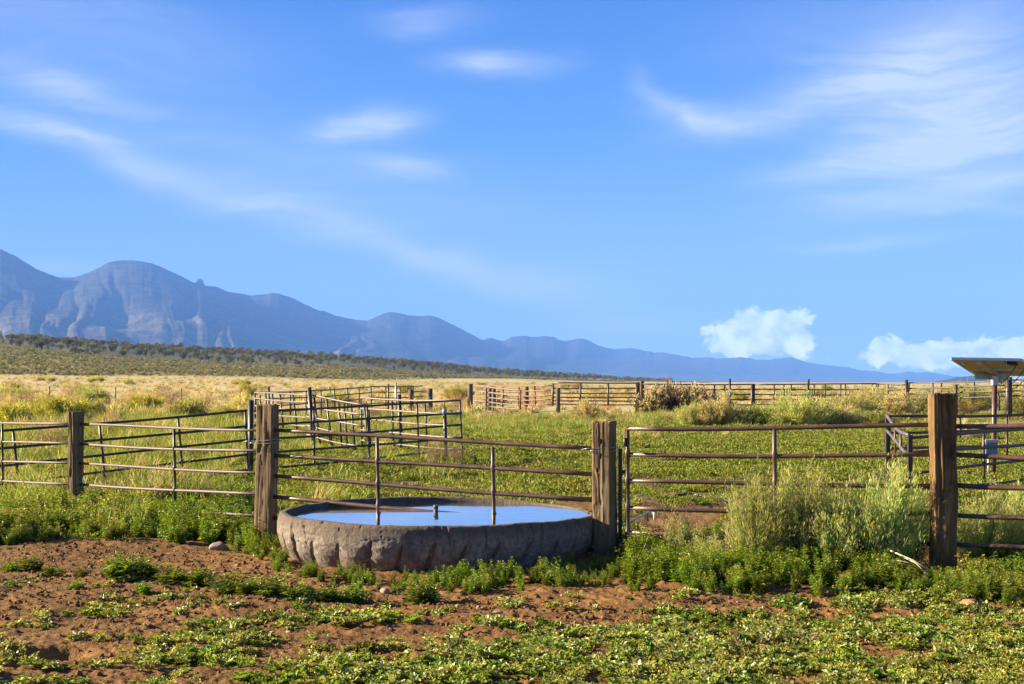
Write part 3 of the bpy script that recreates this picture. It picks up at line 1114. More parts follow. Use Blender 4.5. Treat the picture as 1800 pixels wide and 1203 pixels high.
def cover():
    # --- tall mustard: along the fence, round the tank, right foreground
    X, Y, Z, px, py = rand_ground(6500, 9.6, 17.5, -150, 1950)
    up, lo = zone(px, py)
    edge = up - 8 + (fbm(X * 2.5, Y * 2.5, 3, 41) - 0.5) * 26
    left = (px < 445) & (py < edge) & (py > 868)
    dt_ = np.hypot(X - TANK.x, Y - TANK.y)
    around = (px >= 430) & (px < 1085) & (py < edge + 8) & (dt_ < 2.55) & (Y < TANK.y + 0.2) & (dt_ > np.where(px < 500, 1.55, np.where(px < 1000, 1.84, 1.7)))
    right = (px >= 1075) & (py < edge + 4) & (py > np.interp(px, [1075, 1180, 1300, 1420, 1560, 1620, 1695, 1730, 1950], [988, 975, 962, 972, 985, 1010, 1012, 990, 995]))
    dens = fbm(X * 1.8, Y * 1.8, 3, 42)
    keep = (left & (dens > 0.26)) | (around & (dens > 0.30)) | (right & (dens > 0.22))
    keep &= off_tank(X, Y, TANK_R + 0.04)
    X, Y, Z, px, py = (a[keep] for a in (X, Y, Z, px, py))
    n = len(X)
    yellow = (px < 260) | (px > 1560) | (py > 1035)
    pick = np.where(yellow & (RNG.random(n) < np.where(px > 1000, 0.30, 0.6)), RNG.integers(0, 3, n), RNG.integers(3, 7, n))
    up, lo = zone(px, py)
    rim = sstep(0, 26, up - py)
    scl = RNG.uniform(0.55, 1.05, n) * (0.62 + 0.38 * rim)
    scl *= np.where((px > 430) & (px < 1075), np.where(px < 520, 0.75, np.where(px < 820, 0.52, 0.56)), np.where(px >= 1075, 0.84, 1.0))
    scl *= np.where(((px > 1585) & (px < 1705)) | ((px > 1015) & (px < 1100)), 0.62, 1.0)
    print('mustard', n)
    scatter('weeds', 'tall leafy green weeds with yellow flower heads along the fence and tank', 'weeds',
            [proto_mustard(0.27, 11, 1.0, LIME) for _ in range(3)] + [proto_mustard(0.27, 11, 0.22) for _ in range(4)],
            np.stack([X, Y, Z], 1), scl, pick)
    # --- low weeds on the earth in front
    X, Y, Z, px, py = rand_ground(9000, 6.5, 11.2, -150, 1950)
    up, lo = zone(px, py)
    nz = fbm(X * 1.5, Y * 1.5, 4, 43)
    fine = fbm(X * 5, Y * 5, 3, 44)
    dens = 0.55 + 0.17 * sstep(300, 900, px) + 0.1 * sstep(1100, 1203, py) - 0.28 * (px < 330) * (py < 1130) + 0.15 * sstep(1110, 1180, py)
    inside = sstep(-6, 26, py - lo)
    prob = np.where(py > lo - 6, inside * dens, 0.0)
    prob = prob * sstep(0.40, 0.56, nz * 0.5 + fine * 0.5 + (dens - .6) * 0.25) * 0.58
    band = (py > up) & (py <= lo)
    prob = np.where(band, 0.10 * (fine > 0.55), prob)
    prob = np.where((px > 1480) & (py > 1030), np.maximum(prob, 0.55 * (nz > 0.42)), prob)
    prob = np.where(np.hypot((X + 2.62) / 0.45, (Y - 8.05) / 0.35) < 1, 0, prob)
    keep = RNG.random(len(X)) < prob
    X, Y, Z, px, py = (a[keep] for a in (X, Y, Z, px, py))
    n = len(X)
    yel = RNG.random(n) < np.clip(0.05 + 0.32 * sstep(1000, 1700, px) * sstep(1020, 1190, py), 0, 1)
    pick = np.where(yel, RNG.integers(0, 2, n), RNG.integers(2, 7, n))
    print('low', n)
    scatter('low_weeds', 'patchy low pale green weeds growing on the bare brown earth', 'weeds',
            [proto_lowweed(9, 0.12, 0.28, (0.25, 0.32, 0.06)) for _ in range(2)] + [proto_lowweed(8, 0.10, 0.05) for _ in range(3)] + [proto_lowweed(8, 0.10, 0.0, (0.16, 0.25, 0.03)) for _ in range(2)],
            np.stack([X, Y, Z], 1), RNG.uniform(0.45, 1.05, n), pick)
    # --- leafy cover of the pasture behind the fence
    X, Y, Z, px, py = rand_ground(26000, 12.9, 50, -150, 1950)
    nz = fbm(X * 0.9, Y * 0.9, 4, 45)
    prob = sstep(13.2, 14.2, Y + 0 * X) * (0.26 + 0.8 * sstep(0.38, 0.54, nz)) * (1 - 1.0 * dirt_gate(px, py))
    prob *= np.where(px < 480, 0.55, 1.0)
    keep = (RNG.random(len(X)) < prob) & off_tank(X, Y, TANK_R + 0.16)
    keep &= ~((px > 430) & (px < 1090) & (Y < 13.6) & (py > 880))
    X, Y, Z = X[keep], Y[keep], Z[keep]
    n = len(X)
    print('cover', n)
    scatter('pasture', 'low leafy green pasture growing inside the pens', 'ground cover',
            [proto_cover(95, 0.20, (0.15, 0.20, 0.022)) for _ in range(3)] + [proto_cover(95, 0.20, (0.23, 0.25, 0.045)) for _ in range(2)],
            np.stack([X, Y, Z], 1), RNG.uniform(0.6, 1.1, n) * (1 + 0.015 * (Y - 13)), RNG.integers(0, 5, n))
    # --- grass: left pen, far pasture
    X, Y, Z, px, py = rand_ground(15000, 14.2, 62, -150, 1950)
    nz = fbm(X * 0.5, Y * 0.5, 4, 46)
    lw = np.where(px < 800, 1.0, np.where(py < 775, 0.9, 0.02)) * np.where((px < 800) & (px > 470) & (py > 800), 0.30, 1)
    lw = np.where((px > 1150) & (py > 742), lw * 0.1, lw)
    prob = lw * (0.35 + 0.8 * sstep(0.35, 0.55, nz))
    keep = (RNG.random(len(X)) < prob) & off_tank(X, Y, TANK_R + 0.5)
    X, Y, Z, px = X[keep], Y[keep], Z[keep], px[keep]
    n = len(X)
    dry = (RNG.random(n) < 0.03 + 0.05 * sstep(30, 60, Y)) | ((fbm(X * 0.7, Y * 0.5, 3, 48) > 0.60) & (RNG.random(n) < np.where((px < 480) & (Y < 40), 0.3, 0.75)))
    print('grass', n)
    scatter('grass', 'yellow green tufted grass with straw tips inside the pens', 'grass',
            [proto_grass(80, 0.34, 0.12, 0.7, 0.008) for _ in range(2)] + [proto_grass(90, 0.32, 0.14, 0.18, 0.008, 0.45) for _ in range(2)]
            + [proto_grass(90, 0.26, 0.16, 0.12, 0.009, 0.6, (0.21, 0.29, 0.025)) for _ in range(2)],
            np.stack([X, Y, Z], 1), RNG.uniform(0.5, 1.1, n) * (0.45 + 1.1 * sstep(0.32, 0.68, fbm(X * 0.9, Y * 0.7, 3, 47))) * (1 + 0.006 * (Y - 14)) * np.where(px > 800, 0.68, np.where(px > 480, 0.8, 1.0)), np.where(dry, RNG.integers(0, 2, n), RNG.integers(2, 6, n)))
    # --- straw plain and sage slope, far
    X, Y, Z, px, py = rand_ground(9000, 55, 420, -150, 1950)
    (df, dt, dc), _ = hill_tables(px)
    keep = RNG.random(len(X)) < np.clip(90 / Y, 0.18, 1)
    X, Y, Z, px = X[keep], Y[keep], Z[keep], px[keep]
    n = len(X)
    g = RNG.random(n) < 0.22
    print('plain', n)
    scatter('dry_grass', 'straw coloured dry grass and small brush covering the open plain', 'dry grass',
            [proto_grass(70, 0.55, 0.40, 0.95, 0.03, 0.5) for _ in range(3)] + [proto_farbush(0.55, 0.6, 90, (0.22, 0.22, 0.08), 0.07, 0.22) for _ in range(2)],
            np.stack([X, Y, Z], 1), RNG.uniform(0.6, 1.2, n), np.where(g, RNG.integers(3, 5, n), RNG.integers(0, 3, n)))
    pxs = RNG.uniform(-150, 1250, 11000)
    (df, dt, dc), _ = hill_tables(pxs)
    t = RNG.uniform(0, 1.0, len(pxs))
    Y = df + (dt - df) * t
    X = (pxs - CX) / FPX * Y
    Z = ground_z(X, Y)
    n = len(X)
    scatter('sagebrush', 'small grey green sagebrush dotting the slope below the junipers', 'sagebrush',
            [proto_farbush(0.8, 0.8, 40, (0.15, 0.155, 0.06), 0.25, 0.4), proto_farbush(0.6, 0.7, 40, (0.20, 0.18, 0.075), 0.25, 0.4), proto_farbush(0.5, 0.8, 40, (0.11, 0.12, 0.045), 0.3, 0.5)],
            np.stack([X, Y, Z], 1), RNG.uniform(0.45, 1.15, n), RNG.integers(0, 3, n))
    X, Y, Z, px, py = rand_ground(420, 6.8, 14.0, -60, 1860)
    keep = off_tank(X, Y, TANK_R + .1)
    X, Y, Z = X[keep], Y[keep], Z[keep]
    scatter('litter', 'bits of dry straw and twig lying on the earth', 'straw', [litter_mesh() for _ in range(4)], np.stack([X, Y, Z], 1), RNG.uniform(.6, 1.3, len(X)), RNG.integers(0, 4, len(X)))
    # pebbles and clods
    X, Y, Z, px, py = rand_ground(9000, 6.8, 14.5, -60, 1860)
    up, lo = zone(px, py)
    keep = (((py > up) & ((py < lo + 20) | (RNG.random(len(X)) < 0.35))) | (dirt_gate(px, py) > 0.4)) & off_tank(X, Y, TANK_R + .05)
    X, Y, Z = X[keep], Y[keep], Z[keep]
    n = len(X)
    pale = RNG.random(n) < 0.06
    scatter('pebbles', 'small pale pebbles and clods strewn on the brown earth', 'pebbles', [stone_mesh(0.013, k, M_STONE) for k in range(3)] + [stone_mesh(0.017, k + 9, M_CLOD, 1, .8, .8) for k in range(4)],
            np.stack([X, Y, Z], 1), RNG.uniform(0.3, 1.0, n) ** 1.5 * 1.5, np.where(pale, RNG.integers(0, 3, n), RNG.integers(3, 7, n)), 0.6)


def litter_mesh():
    L = Leaves()
    n = 14
    b = RNG.normal(0, 0.05, (n, 3))
    b[:, 2] = RNG.uniform(0.002, 0.012, n)
    a = RNG.uniform(0, 2 * np.pi, n)
    d = np.stack([np.cos(a), np.sin(a), RNG.uniform(-.05, .25, n)], 1)
    L.blades(b, d, RNG.normal(0, .2, (n, 3)), RNG.uniform(.03, .12, n), np.full(n, .0035), jit((0.42, 0.33, 0.19), n, 0.4))
    return L.mesh('litter', M_GRASS)


def stone_mesh(r, seed, mat, sx=1.0, sy=0.8, sz=0.6):
    n, mth = 14, 20
    g = np.random.default_rng(seed + 100)
    off = g.uniform(0, 50, 3)
    V = []
    for i in range(n + 1):
        ph = math.pi * i / n
        for j in range(mth):
            a = 2 * math.pi * j / mth
            V.append((math.sin(ph) * math.cos(a), math.sin(ph) * math.sin(a), math.cos(ph)))
    V = np.array(V)
    d = 0.70 + 0.55 * fbm(V[:, 0] * 1.3 + off[0] + V[:, 2], V[:, 1] * 1.3 + off[1] - V[:, 2] * .7, 3, seed)
    # flat facets
    for k in range(7):
        nrm = g.normal(0, 1, 3)
        nrm /= np.linalg.norm(nrm)
        h = V @ nrm * d
        d = np.where(h > 0.72, d * 0.72 / np.maximum(h, 1e-6), d)
    V = V * d[:, None] * r * np.array([sx, sy, sz])
    i = (np.arange(n)[:, None] * mth + np.arange(mth)[None, :])
    j = np.arange(n)[:, None] * mth + (np.arange(mth)[None, :] + 1) % mth
    F4 = np.stack([i, i + mth, j + mth, j], -1).reshape(-1, 4)
    return np_mesh('stone', V, None, [mat], True, None, F4)


cover()


# ------------------------------------------------------------------ water tank
def build_tank():
    root = empty('stock_tank', TANK, 'round grey concrete stock tank with tyre tread ribs, brim full of water', 'water tank')
    nth = 1100
    phi = np.linspace(0, 2 * np.pi, nth, endpoint=False)
    zo = np.linspace(-0.10, 1.0, 64)
    rows = []
    rimz = 0.392 + (fbm(np.cos(phi) * 3 + 9, np.sin(phi) * 3 + 4, 4, 31) - 0.5) * 0.03
    # the rim is worn down to the water at the right hand back
    low = np.exp(-((np.angle(np.exp(1j * (phi - 1.95))) / 0.75) ** 2))
    rimz = rimz - 0.034 * low
    thick = 0.075 - 0.035 * low + (fbm(np.cos(phi) * 6, np.sin(phi) * 6, 3, 32) - 0.5) * 0.03
    for zf in zo:
        z = np.where(zf < 0, zf, zf * rimz)
        zt = z / 0.39
        rad = np.interp(zt, [-0.3, 0.0, 0.12, 0.3, 0.55, 0.8, 0.95, 1.02], [1.37, 1.395, 1.43, 1.475, 1.50, 1.498, 1.488, 1.472])
        # lugs of the tread
        g = (phi - 0.10 * (zt - 0.3) + 0.02 * np.sin(phi * 5)) * 32 / (2 * np.pi)
        fr = np.abs(g - np.round(g)) * (2 * np.pi / 32) * 1.5
        lug = vnoise(np.round(g) * 1.7 + 3, np.round(g) * 0 + 8, 5)
        top = 0.60 + 0.14 * lug
        wid = 0.030 * (1.05 - np.clip(zt / top, 0, 1) ** 2 * 0.9) * (0.7 + 0.6 * lug)
        gr = np.clip(1 - (fr / np.maximum(wid, 1e-3)) ** 2, 0, 1) ** 0.5 * (zt < top) * sstep(0.0, 0.12, top - zt)
        rad = rad - 0.045 * gr
        # each lug swells
        rad = rad + 0.014 * np.cos((g - np.round(g)) * 2 * np.pi + np.pi) * 0 - 0.024 * (0.5 + 0.5 * np.cos((g - np.round(g)) * 2 * np.pi)) ** 1.5 * (1 - sstep(0.3, 0.75, zt))
        # crumbled upper wall
        uu = phi * 1.5
        cr = fbm(uu * 6, z * 16 + 2, 4, 36, 0.6)
        rad = rad - 0.007 * sstep(0.52, 0.74, cr) * sstep(0.35, 0.6, zt)
        cx_ = np.abs(fbm(uu * 7.0 + z * 0.8, z * 1.0, 3, 38) - 0.5)
        rad = rad - 0.020 * (1 - sstep(0.0, 0.014, cx_)) * sstep(0.3, 0.55, zt)
        rad = rad + (fbm(uu * 26, z * 26, 4, 37, 0.6) - 0.5) * 0.008
        rows.append(np.stack([np.sin(phi) * rad, -np.cos(phi) * rad, z + 0 * phi], 1))
    # rim top and inner wall
    def ring(r, z):
        rows.append(np.stack([np.sin(phi) * r, -np.cos(phi) * r, z], 1))
    rn = (fbm(np.cos(phi) * 20, np.sin(phi) * 20, 3, 39) - 0.5)
    ring(1.458 + rn * 0.01, rimz + 0.006 + rn * 0.008)
    ring(1.43 + rn * 0.01, rimz + 0.008 - rn * 0.008)
    ring(1.475 - thick * 0.8, rimz + 0.004 + rn * 0.01)
    ring(1.475 - thick, rimz - 0.008)
    ring(1.465 - thick, rimz - 0.05)
    ring(1.455 - thick, rimz * 0 + 0.05)
    ring(0.02 + 0 * phi, rimz * 0 + 0.05)
    V = np.concatenate(rows)
    nr = len(rows)
    a = np.arange(nr - 1)[:, None] * nth + np.arange(nth)[None, :]
    b = np.arange(nr - 1)[:, None] * nth + (np.arange(nth)[None, :] + 1) % nth
    F4 = np.stack([a, b, b + nth, a + nth], -1).reshape(-1, 4)
    link('shell', np_mesh('shell', V, None, [M_TANK], True, None, F4), root)
    # water
    wr = 1.475 - thick - 0.004 + 0.02
    V = [(0, 0, 0)] + [(math.sin(p) * r, -math.cos(p) * r, 0) for p, r in zip(phi[::4], wr[::4])]
    n = len(V) - 1
    F = [(0, 1 + k, 1 + (k + 1) % n) for k in range(n)]
    me = bpy.data.meshes.new('water')
    me.from_pydata(V, [], F)
    me.materials.append(M_WATER)
    o = link('water', me, None, (TANK.x, TANK.y, 0.351))
    tag(o, kind='structure')
    # standpipe
    p = pt(766, 905, 13.1)
    r = empty('standpipe', (p.x, 13.1, 0.05), 'white plastic overflow pipe standing up out of the tank water', 'pipe')
    mb = MB()
    mb.tube([(0, 0, 0), (0, 0, 0.365)], 0.022, 16)
    mb.build('pipe', M_PIPE, r)
    mb = MB()
    mb.tube([(0, 0, 0.335), (0, 0, 0.371)], 0.0245, 16)
    mb.build('collar', M_PIPE, r)


build_tank()


# ------------------------------------------------------------------ wooden posts
def wood_post(px0, px1, top, base_py, Y, depth, yaw, label, mat, seed, lean=0.0, group='wooden fence posts', rc=0.012, knots=(), rough=1.0):
    """square railway tie set on end; px0, px1: its visible edges"""
    w_vis = (px1 - px0) * Y / FPX * 0.97
    cx = ((px0 + px1) / 2 - CX) / FPX * Y
    ztop = CH + (HY - top) * Y / FPX
    h = ztop + 0.08
    e_ = yaw + math.atan(cx / Y)
    w = (w_vis - depth * abs(math.sin(e_))) / max(math.cos(e_), .3)
    g = np.random.default_rng(seed)
    nx, nz = 26, 150
    per = []
    hw, hd = w / 2, depth / 2
    for (ax, ay), (bx, by) in (((-hw, -hd), (hw, -hd)), ((hw, -hd), (hw, hd)), ((hw, hd), (-hw, hd)), ((-hw, hd), (-hw, -hd))):
        for k in range(nx):
            t = k / nx
            per.append((ax + (bx - ax) * t, ay + (by - ay) * t))
    per = np.array(per)
    rad = np.maximum(np.abs(per[:, 0]) / hw, np.abs(per[:, 1]) / hd)
    # round the corners
    cxr = np.clip(np.abs(per[:, 0]) - (hw - rc), 0, None)
    cyr = np.clip(np.abs(per[:, 1]) - (hd - rc), 0, None)
    l = np.hypot(cxr, cyr)
    k = np.where(l > rc, rc / np.maximum(l, 1e-6), 1)
    per[:, 0] = np.sign(per[:, 0]) * (np.minimum(np.abs(per[:, 0]), hw - rc) + cxr * k)
    per[:, 1] = np.sign(per[:, 1]) * (np.minimum(np.abs(per[:, 1]), hd - rc) + cyr * k)
    s = np.arange(len(per)) * (2 * (w + depth) / len(per))
    rows = []
    nrm = per / np.maximum(np.linalg.norm(per, axis=1, keepdims=True), 1e-6)
    zs = np.linspace(-0.15, h, nz) - 0.08
    so_ = seed * 7.1
    for z in zs:
        d = (fbm(s * 38 + so_, z * 1.1 + 0 * s, 4, seed) - 0.5) * 0.016
        d = d - 0.010 * (1 - sstep(0.0, 0.03, np.abs(fbm(s * 13 + so_, z * 0.8 + 0 * s, 3, seed + 3) - 0.5))) * (vnoise(s * 5, z * 2.0 + 0 * s, seed + 4) > 0.35)
        d = d + (fbm(s * 8 + so_, z * 3 + 0 * s, 3, seed + 5) - 0.5) * 0.018
        chip = sstep(0.66, 0.82, fbm(s * 9 + so_, z * 4 + 0 * s, 3, seed + 6))
        d = d - 0.018 * chip
        d = d * rough
        for (ks, kz, kr, kd) in knots:
            kk = ((s - ks) / kr) ** 2 + ((z - kz) / (kr * 2.4)) ** 2
            d = d - kd * np.exp(-kk * kk) + 0.22 * kr * np.exp(-((np.sqrt(kk) - 1.5) / 0.4) ** 2)
        q = per + nrm * d[:, None]
        off = lean * (z / h) + 0.006 * math.sin(z * 3 + seed)
        zz = z + 0 * s
        if z > h - 0.08 - 0.03:
            zz = zz + (fbm(s * 30, s * 0 + 1, 3, seed + 9) - 0.5) * 0.03
        rows.append(np.stack([q[:, 0] + off, q[:, 1], zz], 1))
    n = len(per)
    top_c = rows[-1].mean(0)
    rows.append(top_c + (rows[-1] - top_c) * 0.75 + np.array([0, 0, 0.004]) + np.stack([s * 0, s * 0, (fbm(s * 40, s * 0 + 4, 3, seed + 10) - .5) * 0.02], 1))
    rows.append(top_c + (rows[-2] - top_c) * 0.3 + np.array([0, 0, -0.003]))
    rows.append(np.tile(top_c, (n, 1)))
    V = np.concatenate(rows)
    nr = len(rows)
    a = np.arange(nr - 1)[:, None] * n + np.arange(n)[None, :]
    b = np.arange(nr - 1)[:, None] * n + (np.arange(n)[None, :] + 1) % n
    F4 = np.stack([a, b, b + n, a + n], -1).reshape(-1, 4)
    o = link('fence_post', np_mesh('fence_post', V, None, [mat], True, None, F4))
    z0 = float(ground_z(cx, Y, False))
    o.location = (cx, Y, z0)
    o.rotation_euler = (0, 0, yaw)
    tag(o, label, 'fence post', group)
    return o


Y1, Y2, Y3, Y4 = 16.5, 14.0, 12.45, 11.4
wood_post(119, 149, 724, 892, Y1, 0.20, R(-24), 'grey brown wooden post with split left edge, leftmost of the four timber posts', M_WOOD, 3, 0.0)
wood_post(446, 488, 712, 952, Y2, 0.15, R(-19), 'thick cracked brown timber post left of the stock tank', M_WOOD, 5, 0.02)
p3 = wood_post(1041, 1086, 742, 990, Y3, 0.22, R(-20), 'square dark brown timber post with bolt holes at the right edge of the tank', M_WOOD, 8, 0.0, rough=0.65, knots=((0.10, 1.06, 0.009, 0.03), (0.095, 0.93, 0.009, 0.03), (0.06, 0.8, 0.008, 0.025), (0.10, 0.22, 0.009, 0.03)))
wood_post(1632, 1683, 693, 1014, Y4, 0.22, R(-5), 'tallest timber post with an orange sunlit side and a knot hole', M_WOOD_O, 12, -0.005, rc=0.035, knots=((0.165, 1.02, 0.024, 0.05), (0.10, 0.55, 0.02, 0.012)), rough=1.5)


# ------------------------------------------------------------------ pipe panels
def on_line(px, A, B):
    """depth on the line A-B (each px, Y) at a photo column"""
    ax, ay = (A[0] - CX) / FPX * A[1], A[1]
    bx, by = (B[0] - CX) / FPX * B[1], B[1]
    u = (px - CX) / FPX
    t = (u * ay - ax) / ((bx - ax) - u * (by - ay))
    return ay + (by - ay) * t


def panel(name, label, cat, A, B, ra, rb, stiles=(), rr=0.021, rs=0.02, mat=None, smat=None, group=None, ext=(None, None), wob=0.007, corner=False):
    """A, B: (column, depth) where rail heights ra / rb (photo rows) are read; ext: columns the rails run to; stiles: (col top, row top, col foot, row foot)"""
    mat = mat or M_RUST
    smat = smat or mat
    e0 = A[0] if ext[0] is None else ext[0]
    e1 = B[0] if ext[1] is None else ext[1]
    PA0, PB0 = pt(e0, HY, on_line(e0, A, B)), pt(e1, HY, on_line(e1, A, B))
    mid = (PA0 + PB0) / 2
    mid.z = float(ground_z(mid.x, mid.y, False))
    root = empty(name, mid, label, cat, group)
    PA, PB = pt(A[0], HY, A[1]), pt(B[0], HY, B[1])
    L = (PB - PA).xy.length
    dirv = (PB - PA) / L
    for ya, yb in zip(ra, rb):
        za = CH + (HY - ya) * A[1] / FPX
        zb = CH + (HY - yb) * B[1] / FPX
        pts = []
        n = 9
        ph = random.uniform(0, 6)
        for k in range(n):
            t = k / (n - 1)
            p = PA0.lerp(PB0, t)
            s = ((p - PA).xy.dot(dirv.xy)) / L
            p.z = za + (zb - za) * s + wob * math.sin(ph + 5 * t) - wob * 1.5 * math.sin(math.pi * t)
            pts.append(p)
        mb = MB()
        mb.tube(pts, rr * random.uniform(0.93, 1.05), 10)
        mb.build('rail', mat, root, mid)
    for (ct, rt, cb, rb_) in stiles:
        Yt, Yb = on_line(ct, A, B), on_line(cb, A, B)
        a, b = pt(ct, rt, Yt), pt(cb, rb_, Yb)
        gz = float(ground_z(b.x, b.y, False))
        if b.z < gz + 0.12:
            b.z = gz - 0.05
        mb = MB()
        sp_, sr_ = [b], [rs]
        sB = ((b - PA).xy.dot(dirv.xy)) / L
        zr_ = sorted(CH + (HY - ya) * A[1] / FPX + ((HY - yb) * B[1] / FPX - (HY - ya) * A[1] / FPX) * sB for ya, yb in zip(ra, rb))
        if A[1] < 30:
            for z_ in zr_:
                if b.z + 0.06 < z_ < a.z - 0.06:
                    for dz_, kr in ((-rr * 1.9, 1.0), (-rr * 1.1, 1.38), (rr * 1.1, 1.38), (rr * 1.9, 1.0)):
                        t_ = (z_ + dz_ - b.z) / (a.z - b.z)
                        sp_.append(b.lerp(a, t_))
                        sr_.append(rs * kr)
        sp_.append(a)
        sr_.append(rs)
        mb.tube(sp_, sr_, 8)
        mb.build('stile', smat, root, mid)
    return root


GF = 'pipe panels of the front fence'
panel('pipe_fence', 'worn steel pipe panel running off the left edge of the photo', 'pipe fence', (0, 17.6), (118, Y1 + .05), [741.5, 776, 810, 844, 877], [745, 780, 815, 850, 885],
      [(4, 741, 5, 888)], 0.0155, 0.016, M_WORN, M_DARK, GF, (-160, 132))
panel('pipe_fence', 'worn steel pipe panel between the leftmost timber post and the post left of the tank', 'pipe fence', (150, Y1 - .05), (445, Y2 + .1), [746, 781.5, 816, 851.6, 886], [755.5, 793, 830, 869, 907],
      [(306, 752, 308, 896)], 0.0155, 0.016, M_WORN, M_DARK, GF, (136, 462))
panel('pipe_fence', 'rusty pipe panel standing in the stock tank between two timber posts', 'pipe fence', (487, Y2 - .05), (1040, Y3 + .1), [756, 800, 838, 875, 912], [787, 833, 877, 920.5, 966],
      [(663, 766, 665.5, 930), (866, 786, 868.5, 926)], 0.021, 0.018, M_RUST, M_RUST, GF, (472, 1058))
# the gate hangs on its own steel post
g = panel('pipe_gate', 'six rail rusty pipe gate between dark timber post and tallest timber post', 'gate', (1108, 12.3), (1632, Y4 + .1), [753, 799, 846, 892, 937.5, 979], [748, 800.5, 853, 904, 956, 1003],
          [(1103, 750, 1103.5, 984), (1361, 750, 1364, 985)], 0.021, 0.020, M_RUST, M_RUST, None, (1103, 1650))
# latch tab on the gate
a = pt(1098, 777, 12.28)
mb = MB()
mb.box(a, (0.02, 0.05, 0.075))
mb.build('latch', M_RUST, g, g.location)
panel('pipe_fence', 'rusty pipe panel running from tallest timber post off the right edge', 'pipe fence', (1683, Y4 - .02), (1800, 11.1), [748, 800.5, 852.5, 904.5, 957, 1006], [748, 803, 855, 909, 962, 1012],
      [(1890, 748, 1891, 1020)], 0.021, 0.02, M_RUST, M_RUST, GF, (1662, 1960))

# slim steel hinge post beside post three
Yh = 12.5
b = pt(1090, 985, Yh)
r = empty('steel_post', (b.x, Yh, 0), 'slim rusty steel post between dark timber post and gate', 'post')
mb = MB()
mb.box((0, 0, 0.42), (0.034, 0.05, 1.14))
mb.build('upright', M_DARK, r, bevel=0.003)
mb = MB()
mb.box((0.035, -0.01, 0.78), (0.05, 0.03, 0.03))
mb.build('hinge', M_DARK, r, bevel=0.003)
mb = MB()
mb.box((0.035, -0.01, 0.14), (0.06, 0.03, 0.03))
mb.build('hinge', M_DARK, r, bevel=0.003)
mb = MB()
for k in range(9):
    z = 0.80 - k * 0.027
    mb.tube([(0.055 + 0.004 * math.sin(k), -0.03, z), (0.058, -0.03 + 0.006 * (k % 2), z - 0.03)], 0.0085, 6)
mb.build('chain', M_DARK, r)

# tie wires
def wire(name, label, px0, px1, py, Y, w, dep, yaw):
    a = pt((px0 + px1) / 2, py, Y)
    mb = MB()
    for dz, ph in ((0, 0.0), (0.018, 1.4)):
        pts = []
        for k in range(33):
            t = 2 * math.pi * k / 32
            c, s = math.cos(t), math.sin(t)
            x = max(-1, min(1, 1.5 * c)) * (w / 2 + 0.012)
            y = max(-1, min(1, 1.5 * s)) * (dep / 2 + 0.012)
            X = x * math.cos(yaw) - y * math.sin(yaw)
            Yy = x * math.sin(yaw) + y * math.cos(yaw)
            pts.append((X, Yy, dz + 0.012 * math.sin(t * 1 + ph)))
        mb.tube(pts, 0.0032, 5, False)
    mb.tube([(-w * .6, -dep * .6, .01), (-w * .85, -dep * .5, 0.012), (-w * 1.1, -dep * .2, 0.0)], 0.003, 5)
    o = mb.build(name, M_WIRE, None, loc=a)
    tag(o, label, 'wire', 'tie wires on timber posts')


wire('tie_wire', 'silver wire wound round the dark timber post at the right edge of the tank', 1041, 1086, 790, Y3, 0.20, 0.19, R(-16))
wire('tie_wire', 'thin wire wound round the cracked timber post left of the tank', 446, 488, 777, Y2, 0.21, 0.20, R(-20))

# second row, behind the left fence
GB = 'dark pipe panels of the inner pens'
A0, A1 = (0, 19.6), (431, 22.2)
panel('pipe_fence', 'dark pipe panel slanting up behind the left front fence', 'pipe fence', A0, A1, [757.5, 788.6, 818, 851, 880], [721.6, 749, 774, 799, 827],
      [(23, 757, 31, 832), (175, 745, 184, 838), (313, 735, 320, 820), (431, 721, 437, 838)], 0.02, 0.02, M_DARK, M_DARK, GB, (-160, 434), 0.01)
mb = MB()
b = pt(441, 845, 22.6)
mb.tube([(0, 0, -0.1), (0, 0, 1.30)], 0.045, 10)
tag(mb.build('steel_post', M_DARK, loc=(b.x, 22.6, 0)), 'dark round steel post half hidden behind the cracked timber post', 'post')
AL, AR = (489, 24.0), (809, 28.0)
panel('pipe_fence', 'dark six rail pipe panel inside the pen, right above the tank', 'pipe fence', AL, AR, [720.5, 745, 770, 795, 821, 846], [704.5, 726, 747.5, 769, 790.5, 812],
      [(551, 717, 553, 842), (645, 713, 650, 832), (733, 710, 737, 828), (808.5, 704, 813, 818)], 0.021, 0.02, M_DARK, M_DARK, GB, (445, 809), 0.008)
for (px, top, bot, Y, rr, lab, m_) in [(702, 694, 797, 30.5, 0.042, 'tall dark round steel post inside the pen behind the six rail panel', M_DARK),
                                      (781.5, 721, 815, 27.4, 0.036, 'dark steel post with a pale blue cap near the six rail panel', M_DARK)]:
    b = pt(px, bot, Y)
    gz = float(ground_z(b.x, Y))
    r = empty('steel_post', (b.x, Y, gz), lab, 'post')
    zt = CH + (HY - top) * Y / FPX - gz
    mb = MB()
    mb.tube([(0.04, 0, -0.1), (0.0, 0, zt)], rr, 10)
    mb.build('upright', m_, r)
    if px > 750:
        mb = MB()
        mb.tube([(0, 0, zt - 0.08), (0, 0, zt + 0.02)], rr * 1.25, 10)
        mb.build('cap', mat_plain('blue grey cap', (0.22, 0.30, 0.42), 0.4), r)
panel('pipe_fence', 'sun bleached pipe panel crossing behind the dark six rail panel', 'pipe fence', (634, 32.0), (809, 28.2), [700, 718.5, 737, 756, 774.5, 792], [704.8, 728, 748.5, 769.5, 790.5, 812],
      [(634, 698, 637, 800), (648, 717, 652, 800), (689, 704, 693, 798), (747, 707, 751, 785)], 0.021, 0.021, M_PALE, M_DARK, None, (None, 806), 0.01)
